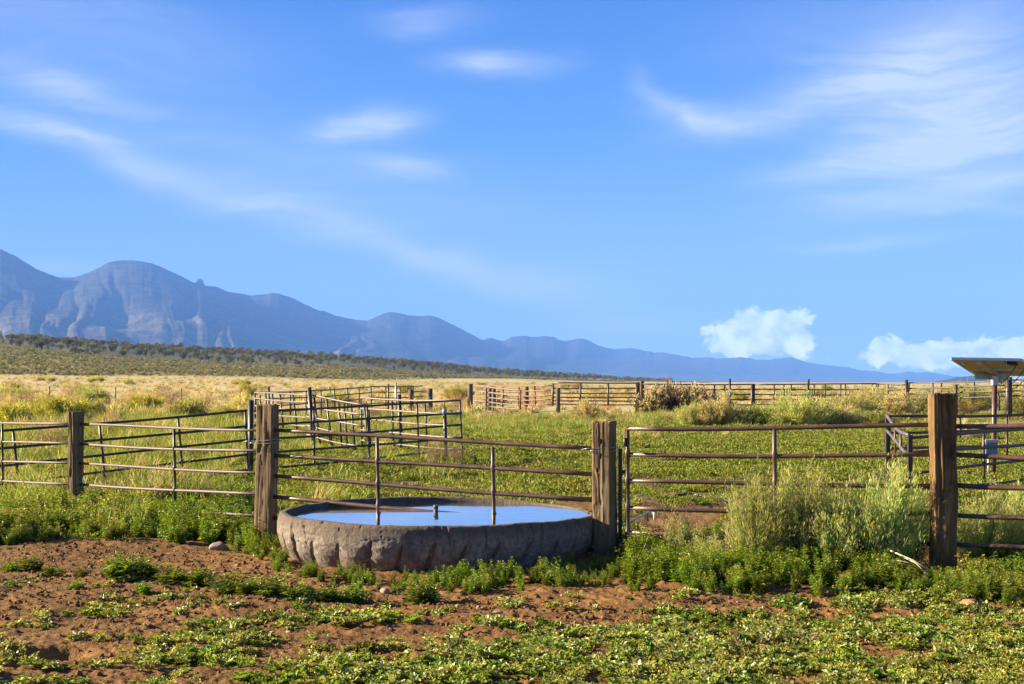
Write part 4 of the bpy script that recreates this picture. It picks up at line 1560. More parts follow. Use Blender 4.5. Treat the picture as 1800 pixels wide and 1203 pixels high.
panel('pipe_gate', 'leaning pale rail chute gate with slanted dark uprights, second row of pens', 'gate', (540, 32.0), (640, 30.5), [693.7, 713, 732, 749, 765], [711, 730, 749, 767, 786],
      [(542, 692, 551, 800), (552, 699, 563, 780), (574, 699, 581, 782), (573, 700, 586, 788), (595, 706, 602, 790), (605, 712, 612, 795), (617, 709, 625, 797), (640, 710, 649, 803)], 0.020, 0.024, M_PALE, M_DARK, None, (None, None), 0.012)
mb = MB()
b = pt(548, 800, 31.8)
mb.tube([(0.06, 0, -0.1), (-0.06, 0, 1.48)], 0.05, 10)
tag(mb.build('steel_post', M_DARK, loc=(b.x, 31.8, 0)), 'leaning dark steel post at the hinge of the chute gate', 'post')
panel('pipe_fence', 'pale topped pipe panel just above the cracked timber post', 'pipe fence', (448, 41.0), (540, 34.0), [689.7, 701, 714, 726, 740], [693.7, 707, 721, 735, 749],
      [(448, 689, 449, 735), (457, 695, 458, 738), (467, 691, 468, 738), (479, 692, 480, 742), (492, 691, 498, 752), (515, 694, 523, 760)], 0.022, 0.026, M_PALE, M_DARK, None, (None, None), 0.01)
GK = 'far pipe panels along the back of the pens'
panel('pipe_fence', 'far dark pipe panel at the left end of the back pen', 'pipe fence', (448, 48), (564, 55), [690, 702, 714, 726], [686.3, 697.5, 708, 719],
      [(510, 688, 510.5, 730), (538, 687, 538.5, 730), (564, 685, 565, 734)], 0.026, 0.03, M_DARK, M_DARK, None, (None, None), 0.012)
panel('pipe_fence', 'far dark pipe panel in the middle of the back pen, left of the tall stakes', 'pipe fence', (564, 55), (652, 62), [686.3, 697.5, 708, 719], [680, 690, 699.7, 709.5],
      [(588, 686, 588.5, 728), (611, 683, 611.5, 722), (631, 682, 632, 720), (652, 679, 653, 728)], 0.026, 0.03, M_DARK, M_DARK, None, (None, None), 0.012)
panel('pipe_fence', 'far dark pipe panel ending at the dry bush on the old wooden stub', 'pipe fence', (652, 62), (743, 66), [680, 690, 699.7, 709.5], [678.3, 688, 697.5, 706.5],
      [(678, 680, 678.5, 715), (703, 679, 703.5, 712), (726, 679, 726.5, 706)], 0.026, 0.03, M_DARK, M_DARK, None, (None, None), 0.012)


def stake(px, top, bot, Y, r, mat, label, group=None, lean=0.0, name='stake', cat='stake'):
    b = pt(px, bot, Y)
    gz = float(ground_z(b.x, Y))
    zt = CH + (HY - top) * Y / FPX - gz
    mb = MB()
    mb.tube([(0, 0, -0.1), (lean * .5, 0, zt * .5), (lean, 0, zt)], [r, r * .95, r * .9], 8)
    return tag(mb.build(name, mat, loc=(b.x, Y, gz)), label, cat, group)


stake(682.5, 675, 718, 60, 0.04, M_DARK, 'thin dark stake left of the tallest stake in the back pen')
stake(696, 673, 714, 61, 0.045, M_GALV, 'tallest grey stake standing in the back pen')
stake(472.5, 680, 720, 44, 0.04, M_DARK, 'dark stake sticking up above the pale topped panel')
stake(722.5, 685, 712, 60, 0.12, M_WOOD_G, 'short old wooden stub in the back pen', None, 0, 'wooden_stub', 'post')
stake(755.5, 683, 708, 62, 0.14, M_WOOD_G, 'thick old wooden stub with a dry bush caught on it', None, 0, 'wooden_stub', 'post')
stake(826.5, 675, 718, 70, 0.15, M_WOOD_G, 'dark wooden post at the hinge of the red gate', None, 0, 'wooden_post', 'post')
GW = 'thin far stakes of the wire fence on the plain'
for px in (87, 203, 319, 580):
    stake(px, {87: 679, 203: 681, 319: 683, 580: 681}[px], 700, 105, 0.06, M_DARK,
          {87: 'far thin wire fence stake, leftmost on the plain', 203: 'far thin wire fence stake above the leftmost timber post', 319: 'far thin wire fence stake left of the pens on the plain',
           580: 'far thin wire fence stake showing above the back pen'}[px], GW)

# middle: red gate and its neighbours
panel('pipe_gate', 'open red rusted gate with sunlit pale rails, far across the pasture', 'gate', (828, 72), (915, 66), [678, 687, 695.5, 703.5, 711], [686.5, 695.8, 705, 713, 720],
      [(827.5, 677, 827.5, 712), (855, 681, 854.5, 714), (884, 683, 884, 716), (915, 686, 914.5, 721)], 0.035, 0.045, M_PALE, M_RED, None, (None, None), 0.006)
panel('pipe_fence', 'red rusted pipe panel behind the open red gate', 'pipe fence', (832, 78), (971, 72), [677, 687.5, 696.5, 704, 712], [678, 687, 695, 702.5, 710.5],
      [(912, 681, 912, 716), (939, 679, 942, 716), (970, 678, 971, 714)], 0.035, 0.05, M_RED, M_RED, None, (None, None), 0.02)
GOLD = 'old wooden posts among the red gate panels'
stake(861, 682, 716, 76, 0.13, M_WOOD_G, 'left old wooden post behind the open red gate', GOLD, 0, 'wooden_post', 'post')
stake(868, 684, 717, 75.5, 0.13, M_WOOD_G, 'middle old wooden post behind the open red gate', GOLD, 0, 'wooden_post', 'post')
stake(925.5, 680, 714, 75, 0.14, M_WOOD_G, 'old wooden post just right of the open red gate', GOLD, 0, 'wooden_post', 'post')
gg = panel('pipe_gate', 'long dark six rail gate far across the pasture', 'gate', (974, 68), (1120, 67), [673, 682.8, 691, 698.3, 704.5, 710.7], [673.5, 683, 691.7, 699, 705.3, 711.8],
           [(972, 674, 972, 712), (1020.5, 674, 1020, 713), (1069, 674, 1069, 713), (1119, 674, 1119, 713)], 0.035, 0.05, M_RUST, M_RUST, None, (None, None), 0.008)
stake(981, 682, 716, 67.6, 0.11, M_WOOD_G, 'short dark post at the left end of the long far gate', None, 0, 'wooden_post', 'post')
stake(1121, 672, 716, 67.2, 0.12, M_WOOD, 'brown wooden post at right end of the long far gate', None, 0, 'wooden_post', 'post')
stake(1128, 670, 716, 67.5, 0.14, M_WOOD, 'thicker brown wooden post touching the tumbleweed heap', None, 0, 'wooden_post', 'post')

# back right line
hz = [675.8, 685, 693.8, 702.8, 711.8]
panel('pipe_fence', 'dark back panel holding up the tumbleweed heap', 'pipe fence', (1130, 66.5), (1322, 66), hz, hz,
      [(1168, 676, 1168, 716), (1256, 676, 1256, 716), (1274, 676, 1274, 716), (1322, 675, 1322, 718)], 0.032, 0.036, M_DARK, M_DARK, None, (None, None), 0.01)
panel('pipe_fence', 'dark back panel behind the row of sage bushes, right of the tumbleweed heap', 'pipe fence', (1326, 65.8), (1541, 64), hz, [674.5, 684, 693.5, 703, 712.5],
      [(1326, 675, 1326, 716), (1361, 676, 1360, 714), (1378, 676, 1378, 714), (1391, 676, 1390, 714), (1431, 676, 1431, 712), (1451, 676, 1450, 712), (1478, 676, 1477, 712), (1486, 676, 1486, 712), (1534, 675, 1534, 712), (1541, 674, 1542, 712)],
      0.032, 0.034, M_DARK, M_DARK, None, (None, None), 0.012)
panel('pipe_fence', 'short sagging dark back panel left of the tallest timber post', 'pipe fence', (1544, 63.8), (1592, 62.5), [675, 684, 693, 702], [676, 684.5, 693.5, 702.5],
      [(1544, 674, 1544, 712), (1561, 676, 1561, 706), (1598, 674, 1598, 706)], 0.032, 0.036, M_DARK, M_DARK, None, (None, None), 0.02)
panel('pipe_fence', 'dark back panel between tallest timber post and solar panel', 'pipe fence', (1594, 62.5), (1772, 58), [674, 683, 692.5, 702], [668.8, 678, 687.5, 697],
      [(1640, 674, 1640, 704), (1655, 673, 1655, 704), (1713, 671, 1713, 702)], 0.030, 0.034, M_DARK, M_DARK, None, (None, None), 0.012)
panel('pipe_fence', 'dark back panel under the solar panel at the right edge', 'pipe fence', (1774, 58), (1800, 57.5), [668.8, 677.5, 687, 697], [668, 677, 686.6, 696],
      [(1840, 668, 1840, 700)], 0.030, 0.034, M_DARK, M_DARK, None, (1774, 1880), 0.01)
GS = 'dark stakes along the back fence'
stake(1283, 666, 714, 65.8, 0.06, M_DARK, 'straight dark stake right of the tumbleweed heap', GS)
stake(1417, 667, 712, 65.0, 0.06, M_DARK, 'leaning dark stake in the back fence behind the sage row', GS, 0.13)
stake(1322.5, 675, 718, 65.8, 0.08, M_DARK, 'thick dark stake where two back panels meet', GS)
stake(1593.5, 668, 702, 62.3, 0.08, M_DARK, 'tall dark stake left of the tallest timber post', GS)
stake(1681, 676, 704, 60, 0.07, M_DARK, 'dark stake at the shoulder of the tallest timber post', GS)
stake(1773, 663, 690, 57.8, 0.16, M_DARK, 'thick dark stake under the solar panel', GS)

# small loading pen at the right
PJ = [(1559, 20.2), (1598, 16.8)]
panel('pipe_fence', 'short bent pipe rail stepping towards the tallest timber post', 'pipe fence', PJ[0], PJ[1], [733, 756], [767, 800],
      [(1573, 745, 1574, 812), (1583, 754, 1584, 812)], 0.022, 0.016, mat_rust('violet brown pipe', (0.12, 0.08, 0.08), (0.2, 0.15, 0.15), (0.3, 0.24, 0.24)), M_RUST, None, (None, None), 0.02)
for (px, top, bot, Y, s, lab) in [(1560.5, 731, 800, 20.2, 0.07, 'square rusty corner post of the small loading pen, farther one'), (1599.5, 765, 842, 16.75, 0.055, 'square rusty corner post of the small loading pen, nearer one')]:
    b = pt(px, bot, Y)
    gz = float(ground_z(b.x, Y))
    zt = CH + (HY - top) * Y / FPX - gz
    mb = MB()
    mb.box((0, 0, zt / 2 - .05), (s, s, zt + .1))
    tag(mb.build('steel_post', M_DARK, loc=(b.x, Y, gz), smooth=False, bevel=0.004), lab, 'post')
panel('pipe_fence', 'rusty two part rail of the loading pen, farther side behind the tallest timber post', 'pipe fence', (1565, 20.2), (1800, 21.5), [732, 760, 790], [727, 753, 780],
      [(1687, 731, 1688, 770), (1770, 729, 1770, 800)], 0.022, 0.02, M_RUST, M_RUST, None, (1562, 1900), 0.012)
panel('pipe_fence', 'rusty sagging rail of the loading pen, nearer side right of the tallest timber post', 'pipe fence', (1602, 16.8), (1800, 18.6), [767.5, 798, 832, 862], [753, 777, 807, 838],
      [(1729, 757, 1730, 842)], 0.020, 0.018, M_RUST, M_RUST, None, (1601, 1900), 0.02)


# ------------------------------------------------------------------ solar panel
def solar():
    Yn, Yf = 21.9, 23.0
    nl, nr_ = pt(1673, 633, Yn), pt(1796, 635, Yn - 0.05)
    fl = pt(1715, 660, Yf)
    fr = fl + (nr_ - nl)
    base = pt(1746, 835, 22.6)
    gz = float(ground_z(base.x, base.y))
    root = empty('solar_panel', (base.x, base.y, gz), 'tilted solar panel on a rusty steel pole, seen from its underside', 'solar panel')
    o = root.location
    ex = (nr_ - nl).normalized()
    ey = (fl - nl).normalized()
    nz = ex.cross(ey).normalized()
    if nz.z < 0:
        nz = -nz
    Wd, Ld = (nr_ - nl).length, (fl - nl).length

    def slab(a0, a1, b0, b1, c0, c1, mat, name, bev=0.0):
        q = []
        for c in (c0, c1):
            for a, b in ((a0, b0), (a1, b0), (a1, b1), (a0, b1)):
                q.append(nl + ex * a + ey * b + nz * c)
        mb = MB()
        mb.hexa(q)
        return mb.build(name, mat, root, o, smooth=False, bevel=bev)
    slab(0.012, Wd - .012, 0.012, Ld - .012, 0.012, 0.03, M_BACK, 'back_sheet')
    slab(0.012, Wd - .012, 0.012, Ld - .012, 0.031, 0.036, M_CELL, 'cell_face')
    mbf = MB()
    for a0, a1, b0, b1 in ((0, Wd, -0.02, 0.012), (0, Wd, Ld - .012, Ld + .02), (-0.02, 0.012, 0.012, Ld - .012), (Wd - .012, Wd + .02, 0.012, Ld - .012)):
        q = []
        for c in (0.0, 0.042):
            for a, b in ((a0, b0), (a1, b0), (a1, b1), (a0, b1)):
                q.append(nl + ex * a + ey * b + nz * c)
        mbf.hexa(q)
    mbf.build('frame', M_ALU, root, o, smooth=False, bevel=0.002)
    for k, (a0, a1) in enumerate(((0.10, 0.30), (0.46, 0.98))):
        slab(a0, a1, Ld * .55, Ld * .55 + 0.035, -0.012, 0.010, M_ALU, 'batten')
    for a0 in (0.16, Wd - 0.26):
        mb = MB()
        p = nl + ex * a0 + ey * 0.05
        mb.tube([p - nz * 0.002, p - nz * 0.06, p - nz * 0.06 + ex * 0.04], 0.008, 6)
        mb.build('hook', M_ALU, root, o)
    slab(0.06, Wd * 0.55, Ld * .80, Ld * .88, -0.10, -0.012, M_GALV, 'channel_beam')
    slab(0.36, 0.44, 0.1, Ld * .95, -0.05, 0.011, M_BACK, 'rafter')
    slab(Wd - .30, Wd - 0.12, 0.12, 0.24, -0.035, 0.011, M_BLACK, 'junction_box')
    mb = MB()
    top = pt(1748.5, 664, 22.6)
    mb.tube([Vector((base.x, base.y, gz - .15)), Vector((top.x, top.y, top.z))], 0.042, 14)
    mb.build('pole', M_RUST, root, o)
    mb = MB()
    mb.box(Vector((top.x, top.y, top.z - 0.05)), (0.10, 0.12, 0.16))
    mb.build('bracket', M_GALV, root, o, smooth=False, bevel=0.006)
    mb = MB()
    mb.box(Vector((top.x + 0.09, top.y, top.z - 0.03)), (0.05, 0.06, 0.12))
    mb.build('switch', mat_plain('yellow switch', (0.5, 0.42, 0.12)), root, o, smooth=False, bevel=0.006)
    for (x1, y1, Y1_), sag, x2, y2 in (((1786, 642, 22.1), .0, 1757, 676), ((1800, 650, 22.3), .1, 1756, 684), ((1812, 655, 22.4), .2, 1754, 690)):
        a, b = pt(x1, y1, Y1_), pt(x2, y2, 22.55)
        m_ = (a + b) / 2 + Vector((0, 0, -0.10 - sag * .5))
        mb = MB()
        mb.tube([a.lerp(m_, t).lerp(m_.lerp(b, t), t) for t in [k / 10 for k in range(11)]], 0.007, 6)
        mb.build('cable', M_BLACK, root, o)
    mb = MB()
    a = pt(1754, 690, 22.5)
    mb.tube([a, a + Vector((0.02, -0.02, -0.12)), a + Vector((0.01, -0.02, -0.22)), a + Vector((0.03, -0.02, -0.30))], 0.012, 6)
    mb.build('cable', M_BLACK, root, o)
    # control box at foot height
    c = pt(1741, 788, 22.45)
    b_ = empty('control_box', c, 'blue and grey control box fixed low on the solar panel pole', 'box')
    mb = MB()
    mb.box((0, 0, -0.02), (0.20, 0.12, 0.24))
    mb.build('case', M_BLUEBOX, b_, smooth=False, bevel=0.012)
    mb = MB()
    mb.box((0, -0.005, 0.115), (0.22, 0.14, 0.05))
    mb.build('lid', M_GALV, b_, smooth=False, bevel=0.012)
    mb = MB()
    mb.tube([(-0.03, 0, -0.14), (-0.03, 0, -0.52)], 0.02, 8)
    mb.build('conduit', M_GALV, b_)


solar()


# ------------------------------------------------------------------ hoses and rod near the tank
def hose(name, label, pts, r, mat, cat):
    P = []
    for a in range(len(pts) - 1):
        for k in range(6):
            P.append(Vector(pts[a]).lerp(Vector(pts[a + 1]), k / 6))
    P.append(Vector(pts[-1]))
    mb = MB()
    mb.tube(P, r, 8)
    c = P[len(P) // 2].copy()
    c.z = 0
    o = mb.build(name, mat, None, c, loc=c)
    return tag(o, label, cat)


def gpts(lst, lift):
    out_ = []
    for px, py in lst:
        h_ = hit(px, py)
        out_.append((h_.x, h_.y, h_.z + lift))
    return out_


hose('hose', 'black hose lying on the ground behind the tank rim', gpts([(905, 878), (950, 878), (1000, 880), (1045, 882), (1100, 884)], 0.03), 0.016, M_BLACK, 'hose')
hose('hose', 'black hose loop on the pasture beyond the gate', gpts([(1185, 877), (1215, 874), (1245, 877), (1268, 886), (1280, 893)], 0.05), 0.016, M_BLACK, 'hose')
a, b = pt(1090, 926, 12.75), pt(1150, 896, 13.6)
r = empty('pipe_rod', ((a.x + b.x) / 2, (a.y + b.y) / 2, 0), 'slanting steel rod with a pale valve end behind the gate', 'rod')
mb = MB()
mb.tube([a, b], 0.010, 8)
mb.build('rod', M_GALV, r, r.location)
mb = MB()
mb.tube([b - Vector((0.03, 0, 0)), b + Vector((0.06, 0.02, 0.0))], 0.022, 8)
mb.tube([b + Vector((0.0, 0, 0)), b + Vector((0.005, 0, -0.10))], 0.014, 8)
mb.build('valve', M_WHITE, r, r.location)


# ------------------------------------------------------------------ stones
def stone(px, py, wpx, label, mat, seed, sz=0.6):
    h_ = hit(px, py)
    r_ = wpx / 2 * h_.y / FPX * 1.15
    o = link('stone', stone_mesh(r_, seed, mat, 1.0, 0.8, sz), None, (h_.x, h_.y, h_.z + r_ * 0.25))
    o.rotation_euler = (0, 0, seed * 1.3)
    tag(o, label, 'stone', 'loose stones on the earth')


stone(385, 962, 34, 'grey stone half under weeds left of the cracked timber post', M_STONE, 1, .55)
stone(677, 1041, 20, 'pinkish stone in front of the tank among weeds', M_STONE, 2, .7)
stone(540, 1041, 12, 'small pale stone on the dirt at the left front of the tank', M_STONE, 3)
stone(1708, 1070, 44, 'largest reddish sandstone lump at the foot of the tallest post', M_RSTONE, 4, .7)
stone(876, 1083, 16, 'flat pale stone on the bare dirt in front of the tank', M_STONE, 5, .4)
stone(1060, 1085, 9, 'tiny white stone on the dirt below the dark timber post', M_STONE, 6, .5)
stone(508, 1110, 11, 'small white stone in the low weeds at lower left', M_STONE, 9, .5)
stone(1775, 1105, 34, 'low reddish sandstone lump near the right edge', M_RSTONE, 10, .45)


# ------------------------------------------------------------------ weed clumps one can count on the bare dirt
WC = [proto_mustard(0.15, 15, 0.55, (0.15, 0.24, 0.028)) for _ in range(3)]
GWC = 'single weed clumps on the bare dirt'
for k, (px, py, s, lab) in enumerate([
        (20, 1003, .7, 'small weed clump on the dirt at the left edge'),
        (58, 1000, .9, 'leafy weed clump on the dirt below the left front panel'),
        (92, 1008, .75, 'weed clump on the dirt, third from the left edge'),
        (140, 1010, .6, 'small sparse weed clump on the dirt left of the broad one'),
        (215, 1022, 1.35, 'broadest weed clump on the dirt, under the left fence'),
        (255, 1016, 1.05, 'bushy weed clump joined to the right of the broadest one'),
        (300, 1030, 1.0, 'yellow topped weed clump in the middle of the dirt band'),
        (350, 1034, .9, 'weed clump on the dirt right of the yellow topped clump'),
        (402, 1046, 1.2, 'tall weed clump on the dirt below the cracked timber post'),
        (438, 1050, .9, 'weed clump between the tall clump and the tank'),
        (250, 1042, .6, 'tiny weed clump in front of the broadest one'),
        (135, 1034, .5, 'tiny lone weed on the dirt at lower left'),
        (480, 1052, .9, 'weed clump on the dirt in front of the left end of the tank'),
        (525, 1054, .95, 'second weed clump in front of the left end of the tank'),
        (575, 1056, .85, 'weed clump left of the pinkish stone'),
        (625, 1056, .9, 'weed clump touching the pinkish stone'),
        (745, 1058, 1.15, 'upright weed clump in front of the middle of the tank'),
        (355, 1056, .5, 'tiny weed tuft low on the dirt right of centre left')]):
    h_ = hit(px, py)
    o = link('weed_clump', WC[k % 3], None, (h_.x, h_.y, h_.z))
    o.scale = (s * 1.3, s * 1.3, s * 0.85)
    o.rotation_euler = (0, 0, k * 1.7)
    tag(o, lab, 'weed', GWC)

# ------------------------------------------------------------------ shrubs
RC = (0.35, 0.49, 0.16)
RB = [proto_rabbit(0.85, 0.55, 165, 56, 0.009, RC, ls=1.1), proto_rabbit(0.85, 0.55, 165, 56, 0.009, RC, ls=1.1), proto_rabbit(0.85, 0.52, 155, 56, 0.009, RC, lean=(-.10, 0), ls=1.1)]
MB_ = [proto_rabbit(0.85, 0.70, 190, 50, 0.014, (0.40, 0.43, 0.17), ls=1.5), proto_rabbit(0.85, 0.75, 190, 50, 0.014, (0.46, 0.44, 0.22), (0.56, 0.48, 0.28), 0.25, ls=1.5), proto_rabbit(0.85, 0.68, 190, 50, 0.014, (0.21, 0.28, 0.05), ls=1.5)]
DB = [proto_dry(), proto_dry(0.55, 0.6, 700, (0.38, 0.30, 0.20))]
YB = [proto_rabbit(0.85, 0.72, 190, 50, 0.014, (0.34, 0.40, 0.05), (0.46, 0.42, 0.10), 0.05, ls=1.5)]


def shrub(name, me, px, py, hpx, wpx, label, cat, group=None, base_h=0.85, base_w=1.1, rz=0.0, Y=None):
    base_h *= 0.95
    if Y is None:
        h_ = hit(px, py)
    else:
        X_ = (px - CX) / FPX * Y
        h_ = Vector((X_, Y, float(ground_z(X_, Y))))
    ppm = FPX / h_.y
    o = link(name, me, None, (h_.x, h_.y, h_.z - 0.02))
    o.scale = (wpx / ppm / base_w, wpx / ppm / base_w, hpx / ppm / base_h)
    o.rotation_euler = (0, 0, rz)
    tag(o, label, cat, group)
    return o


GR = 'rabbitbrush along the gate'
for (k_, px, py, h_, w_, rz_, lab) in (
        (0, 1330, 1000, 180, 130, 0.4, 'feathery rabbitbrush left of the middle upright of the near gate'),
        (2, 1400, 1000, 186, 120, 2.0, 'feathery rabbitbrush just right of the middle upright of the near gate'),
        (1, 1470, 1004, 165, 140, 3.0, 'lower rabbitbrush in the right half of the near gate'),
        (1, 1545, 1004, 205, 150, 1.0, 'largest rabbitbrush, against the left side of the tallest timber post'),
        (0, 1600, 992, 180, 90, 5.0, 'dense rabbitbrush tucked close to the tallest timber post'),
        (2, 1208, 988, 92, 90, 0.0, 'small lone rabbitbrush inside the left end of the near gate'),
        (1, 1262, 1000, 66, 80, 4.0, 'stunted rabbitbrush right of the small lone one'),
        (0, 1728, 992, 150, 120, 2.4, 'rabbitbrush just right of the tallest timber post'),
        (1, 1790, 985, 150, 140, 0.9, 'rabbitbrush behind the right hand panel at the photo edge')):
    shrub('rabbitbrush', RB[k_], px, py, h_ * 0.9, w_, lab, 'shrub', GR, 0.85, 1.1, rz_)
# fallen dry stalks beside the tallest post
mb = MB()
for (a_, b_, c_) in (((1565, 968), (1605, 985), (1638, 1005)), ((1580, 975), (1610, 990), (1632, 1012)), ((1540, 1000), (1575, 985), (1600, 990))):
    A_, B_, C_ = pt(*a_, 10.9), pt(*b_, 10.8), pt(*c_, 10.7)
    mb.tube([A_, B_, C_], 0.006, 5)
c_ = pt(1600, 1000, 10.8)
tag(mb.build('dry_stalks', mat_plain('bleached stalk', (0.55, 0.46, 0.30)), None, c_, loc=c_), 'bleached bent dry stalks leaning at the foot of the tallest post', 'stalks')

# dry grass clump left
DG = proto_grass(420, 0.75, 0.26, 0.55, 0.006, 0.30)
for (px, py, h_, w_, lab) in ((265, 900, 105, 120, 'tall straw coloured grass clump behind the left front fence'), (330, 902, 80, 100, 'shorter dry grass clump right of the tall straw one'),
                              (60, 880, 70, 90, 'green and straw grass clump behind the panel at the left edge'), (185, 895, 50, 80, 'low grass clump just right of the leftmost timber post')):
    shrub('grass_clump', DG, px, py, h_, w_, lab, 'grass', 'big grass clumps behind the left fence', 0.75, 0.6, px)

shrub('tumbleweed', DB[0], 765, 818, 42, 90, 'brown tumbleweed caught at the foot of the dark six rail panel', 'tumbleweed', None, 0.6, 1.0, 1.0)
shrub('tumbleweed', DB[1], 800, 816, 28, 50, 'smaller twiggy tumbleweed at the right foot of the six rail panel', 'tumbleweed', None, 0.55, 1.1, 2.0)
GT = 'tumbleweeds heaped on the back fence'
HEAP = [proto_rabbit(0.85, 0.60, 170, 44, 0.020, (0.045, 0.055, 0.03), (0.66, 0.56, 0.38), 0.05, ls=1.7), proto_rabbit(0.85, 0.66, 170, 44, 0.020, (0.10, 0.08, 0.05), (0.62, 0.50, 0.34), 0.05, ls=1.9)]
for k, (px, py, h_, w_, lab) in enumerate([(1152, 714, 42, 52, 'tumbleweed with pale straw top, left end of the heap on the back fence'), (1181, 715, 48, 50, 'tallest pale topped tumbleweed in the heap on the back fence'),
                                           (1210, 714, 44, 56, 'dark twiggy tumbleweed in the middle of the heap on the back fence'), (1238, 714, 40, 56, 'dark twiggy tumbleweed right of the middle of the heap'),
                                           (1258, 712, 32, 40, 'low dark tumbleweed at the right end of the heap')]):
    shrub('tumbleweed', HEAP[k % 2], px, py, h_ * 1.15, w_ * 1.4, lab, 'tumbleweed', GT, 0.85, 1.25, k * 2.1, 64.0)
shrub('dry_bush', DB[0], 745, 706, 30, 34, 'dry brown bush caught on the thick old wooden stub', 'bush', None, 0.6, 1.0, 0, 62.5)
shrub('dry_bush', DB[0], 806, 712, 36, 46, 'dark dry bush left of the red gate', 'bush', None, 0.6, 1.0, 1.4, 70)
shrub('dry_bush', DB[1], 655, 716, 24, 60, 'dark brown dry bush inside the back pen', 'bush', None, 0.55, 1.1, 2, 58)
shrub('dry_bush', DB[0], 575, 712, 24, 70, 'brown dry bush behind the back pen panels', 'bush', None, 0.6, 1.0, 2, 68)
shrub('dry_bush', DB[1], 950, 712, 26, 44, 'brown dry bush behind the red panel', 'bush', None, 0.55, 1.1, 3, 80)
shrub('rabbitbrush', MB_[1], 1512, 712, 46, 60, 'tall straw tipped brush sticking over the back fence', 'shrub', None, 0.85, 1.3, 1, 63)
# the row of sage in front of the back fence
GG = 'sage bushes before the back fence'
row = [(1035, 742, 34, 60, 1, 'straw tipped bush above the dark timber post'), (1215, 752, 42, 56, 0, 'grey sage bush, first of the row above the near gate'), (1258, 752, 54, 74, 1, 'pale sage bush, second of the row above the near gate'),
       (1312, 752, 40, 78, 2, 'low dark green bush between two pale sages above the near gate'), (1410, 752, 56, 110, 0, 'broad pale sage bush above the middle of the near gate'),
       (1345, 738, 26, 60, 2, 'small green bush left of the broad pale sage'), (1500, 738, 44, 90, 0, 'tall grey sage bush right of the broad pale one'), (1480, 752, 34, 70, 1, 'straw coloured bush in front of the tall grey sage'),
       (1560, 735, 46, 90, 1, 'pale bush at the right end of the sage row'), (1540, 752, 30, 80, 2, 'dry tinged bush beside the bent rail of the loading pen'), (1610, 730, 40, 70, 0, 'sage bush left of the tallest timber post, upper one')]
for k, (px, py, h_, w_, kd, lab) in enumerate(row):
    shrub('sage_bush', MB_[kd], px, py, h_ * 1.0, w_ * 1.1, lab, 'bush', GG, 0.85, 1.4, k * 1.3)
GQ = 'bushes by the solar panel'
for k, (px, py, h_, w_, kd, lab) in enumerate([(1700, 728, 44, 80, 0, 'sage bush left of the solar panel pole'), (1730, 722, 36, 70, 2, 'green bush behind the solar panel pole'), (1782, 722, 48, 90, 1, 'pale brush right of the solar panel pole'),
                                               (1700, 706, 24, 70, 1, 'far straw brush above the shoulder of the tallest post'), (1800, 738, 40, 70, 0, 'sage bush at the right edge under the solar panel'),
                                               (1700, 775, 30, 60, 1, 'brush inside the loading pen right of the tallest post')]):
    shrub('sage_bush', MB_[kd], px, py, h_ * 1.1, w_ * 1.25, lab, 'bush', GQ, 0.85, 1.4, k * 2.3)
# bushes at the left
GL = 'bushes in the rough at the left'
for k, (px, py, h_, w_, me, bw, bh, lab) in enumerate([
        (100, 742, 42, 90, YB[0], 1.4, .85, 'bright yellow green bush left of the leftmost timber post'), (158, 738, 32, 62, MB_[2], 1.4, .85, 'darker green bush behind the leftmost timber post'),
        (22, 752, 40, 70, YB[0], 1.4, .85, 'yellow green bush at the left edge'), (30, 712, 26, 50, MB_[2], 1.4, .85, 'dark green bush on the plain at the left edge'),
        (128, 706, 28, 56, DB[0], 1., .6, 'purplish brown dry bush above the leftmost timber post'), (165, 710, 26, 56, MB_[2], 1.4, .85, 'green bush right of the purplish dry bush'),
        (60, 716, 26, 80, DB[1], 1.1, .55, 'pale dry bush left of the purplish one'), (235, 714, 26, 90, DB[1], 1.1, .55, 'pale dry brush patch in the middle of the left field'),
        (300, 712, 24, 80, DB[0], 1., .6, 'brown dry brush right of the middle of the left field'), (360, 716, 24, 80, DB[1], 1.1, .55, 'dry brush left of the cracked timber post, far back'),
        (415, 712, 22, 50, DB[0], 1., .6, 'brown dry brush near the end of the back pen'), (432, 704, 26, 34, YB[0], 1.4, .85, 'small green bush at the left end of the back pen'),
        (255, 724, 28, 60, YB[0], 1.4, .85, 'yellow green bush in the middle of the left field'), (330, 738, 34, 70, MB_[2], 1.4, .85, 'green bush below the dry brush, right part of the left field'),
        (190, 768, 40, 60, DB[0], 1., .6, 'grey brown dry bush behind the second panel'), (90, 790, 44, 90, DB[0], 1., .6, 'dark dry bush behind the panel at the left edge'),
        (20, 722, 26, 60, DB[1], 1.1, .55, 'pale dry bush at the left edge'), (400, 742, 26, 60, YB[0], 1.4, .85, 'low yellow green bush left of the cracked timber post')]):
    shrub('bush', me, px, py, h_ * 1.1, w_ * 1.15, lab, 'bush', GL, bh, bw, k * 1.1)
# scattered brush on the plain: nothing tells these apart
X, Y, Z, px, py = rand_ground(420, 60, 260, -80, 1880)
cnt = 0
for x_, y_, z_, q in zip(X, Y, Z, px):
    if cnt >= 120:
        break
    if 780 < q < 1140 and y_ < 80:
        continue
    dryk = random.random() < 0.4
    me = random.choice(DB) if dryk else random.choice(MB_ + YB)
    o = link('plain_brush', me, None, (x_, y_, z_))
    s = random.uniform(0.7, 1.5)
    o.scale = (s * 1.1, s * 1.1, s * 0.9)
    o.rotation_euler = (0, 0, random.uniform(0, 6))
    tag(o, 'low rounded brush on the open plain beyond the back fences', 'bush', 'brush scattered over the far plain')
    cnt += 1

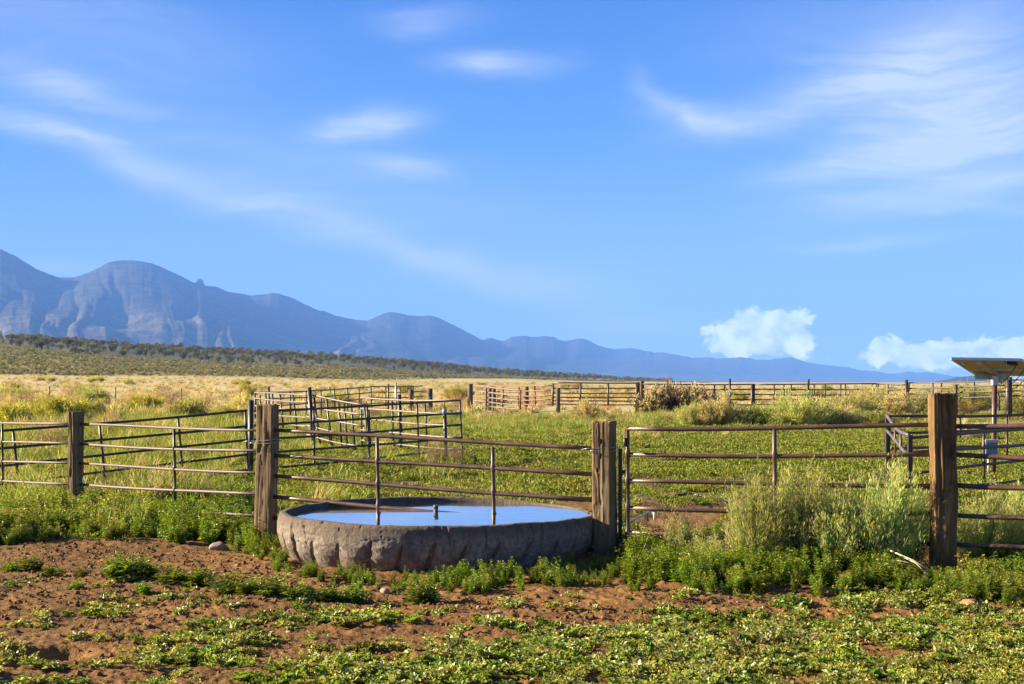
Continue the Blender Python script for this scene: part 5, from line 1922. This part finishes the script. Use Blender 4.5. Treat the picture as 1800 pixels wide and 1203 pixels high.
# ------------------------------------------------------------------ juniper woodland on the rise
JN = [proto_juniper() for _ in range(6)]
jp = RNG.uniform(-140, 1180, 2000)
t = RNG.uniform(-0.10, 1.08, len(jp))
(df, dt, dc), _ = hill_tables(jp)
JY = dt + (dc - dt) * t
edge = t + (fbm(jp * 0.012, jp * 0 + 2, 3, 55) - 0.5) * 0.5
ok = (edge > 0.0) & ~((t < 0.35) & (jp > 380) & (RNG.random(len(jp)) < 0.5)) & (RNG.random(len(jp)) < np.interp(jp, [-140, 600, 1180], [0.55, 0.8, 1.0]))
jp, JY = jp[ok], JY[ok]
JX = (jp - CX) / FPX * JY
JZ = ground_z(JX, JY)
js = RNG.uniform(0.5, 1.15, len(jp)) * np.interp(jp, [0, 600, 1100], [1.0, 1.15, 1.3])
order = np.argsort(JY / js)
seen = order[(jp[order] > -30)][:300]
rest = np.setdiff1d(order, seen)
for k in seen:
    o = link('juniper_tree', JN[int(RNG.integers(6))], None, (float(JX[k]), float(JY[k]), float(JZ[k])))
    s = float(js[k])
    o.scale = (s * float(RNG.uniform(.85, 1.2)), s, s * float(RNG.uniform(.8, 1.1)))
    o.rotation_euler = (0, 0, float(RNG.uniform(0, 6.28)))
    tag(o, 'dark green rounded juniper at the near side of the woodland on the slope', 'tree', 'junipers of the woodland on the slope')
scatter('woodland', 'far junipers of the dark woodland belt under the mountains', 'woodland', JN, np.stack([JX[rest], JY[rest], JZ[rest]], 1), js[rest], RNG.integers(0, 6, len(rest)), 0.05)
print('junipers', len(jp))

# ------------------------------------------------------------------ haze
m, nb, out = new_mat('air')
pv = nb.new('ShaderNodeVolumePrincipled')
pv.inputs['Color'].default_value = (0.165, 0.385, 1.0, 1)
pv.inputs['Density'].default_value = 9.6e-5
pv.inputs['Anisotropy'].default_value = 0.0
nb.l.new(pv.outputs[0], out.inputs['Volume'])
mb = MB()
mb.box((0, 0, 0), (34600, 34600, 1180))
hz_ = mb.build('haze', m, None, smooth=False, loc=(0, 0, 580))
tag(hz_, 'thin blue haze in the air between the pens and the mountains', 'haze', kind='stuff')

SC.cycles.max_bounces = 6
SC.cycles.volume_bounces = 1
SC.cycles.transparent_max_bounces = 8
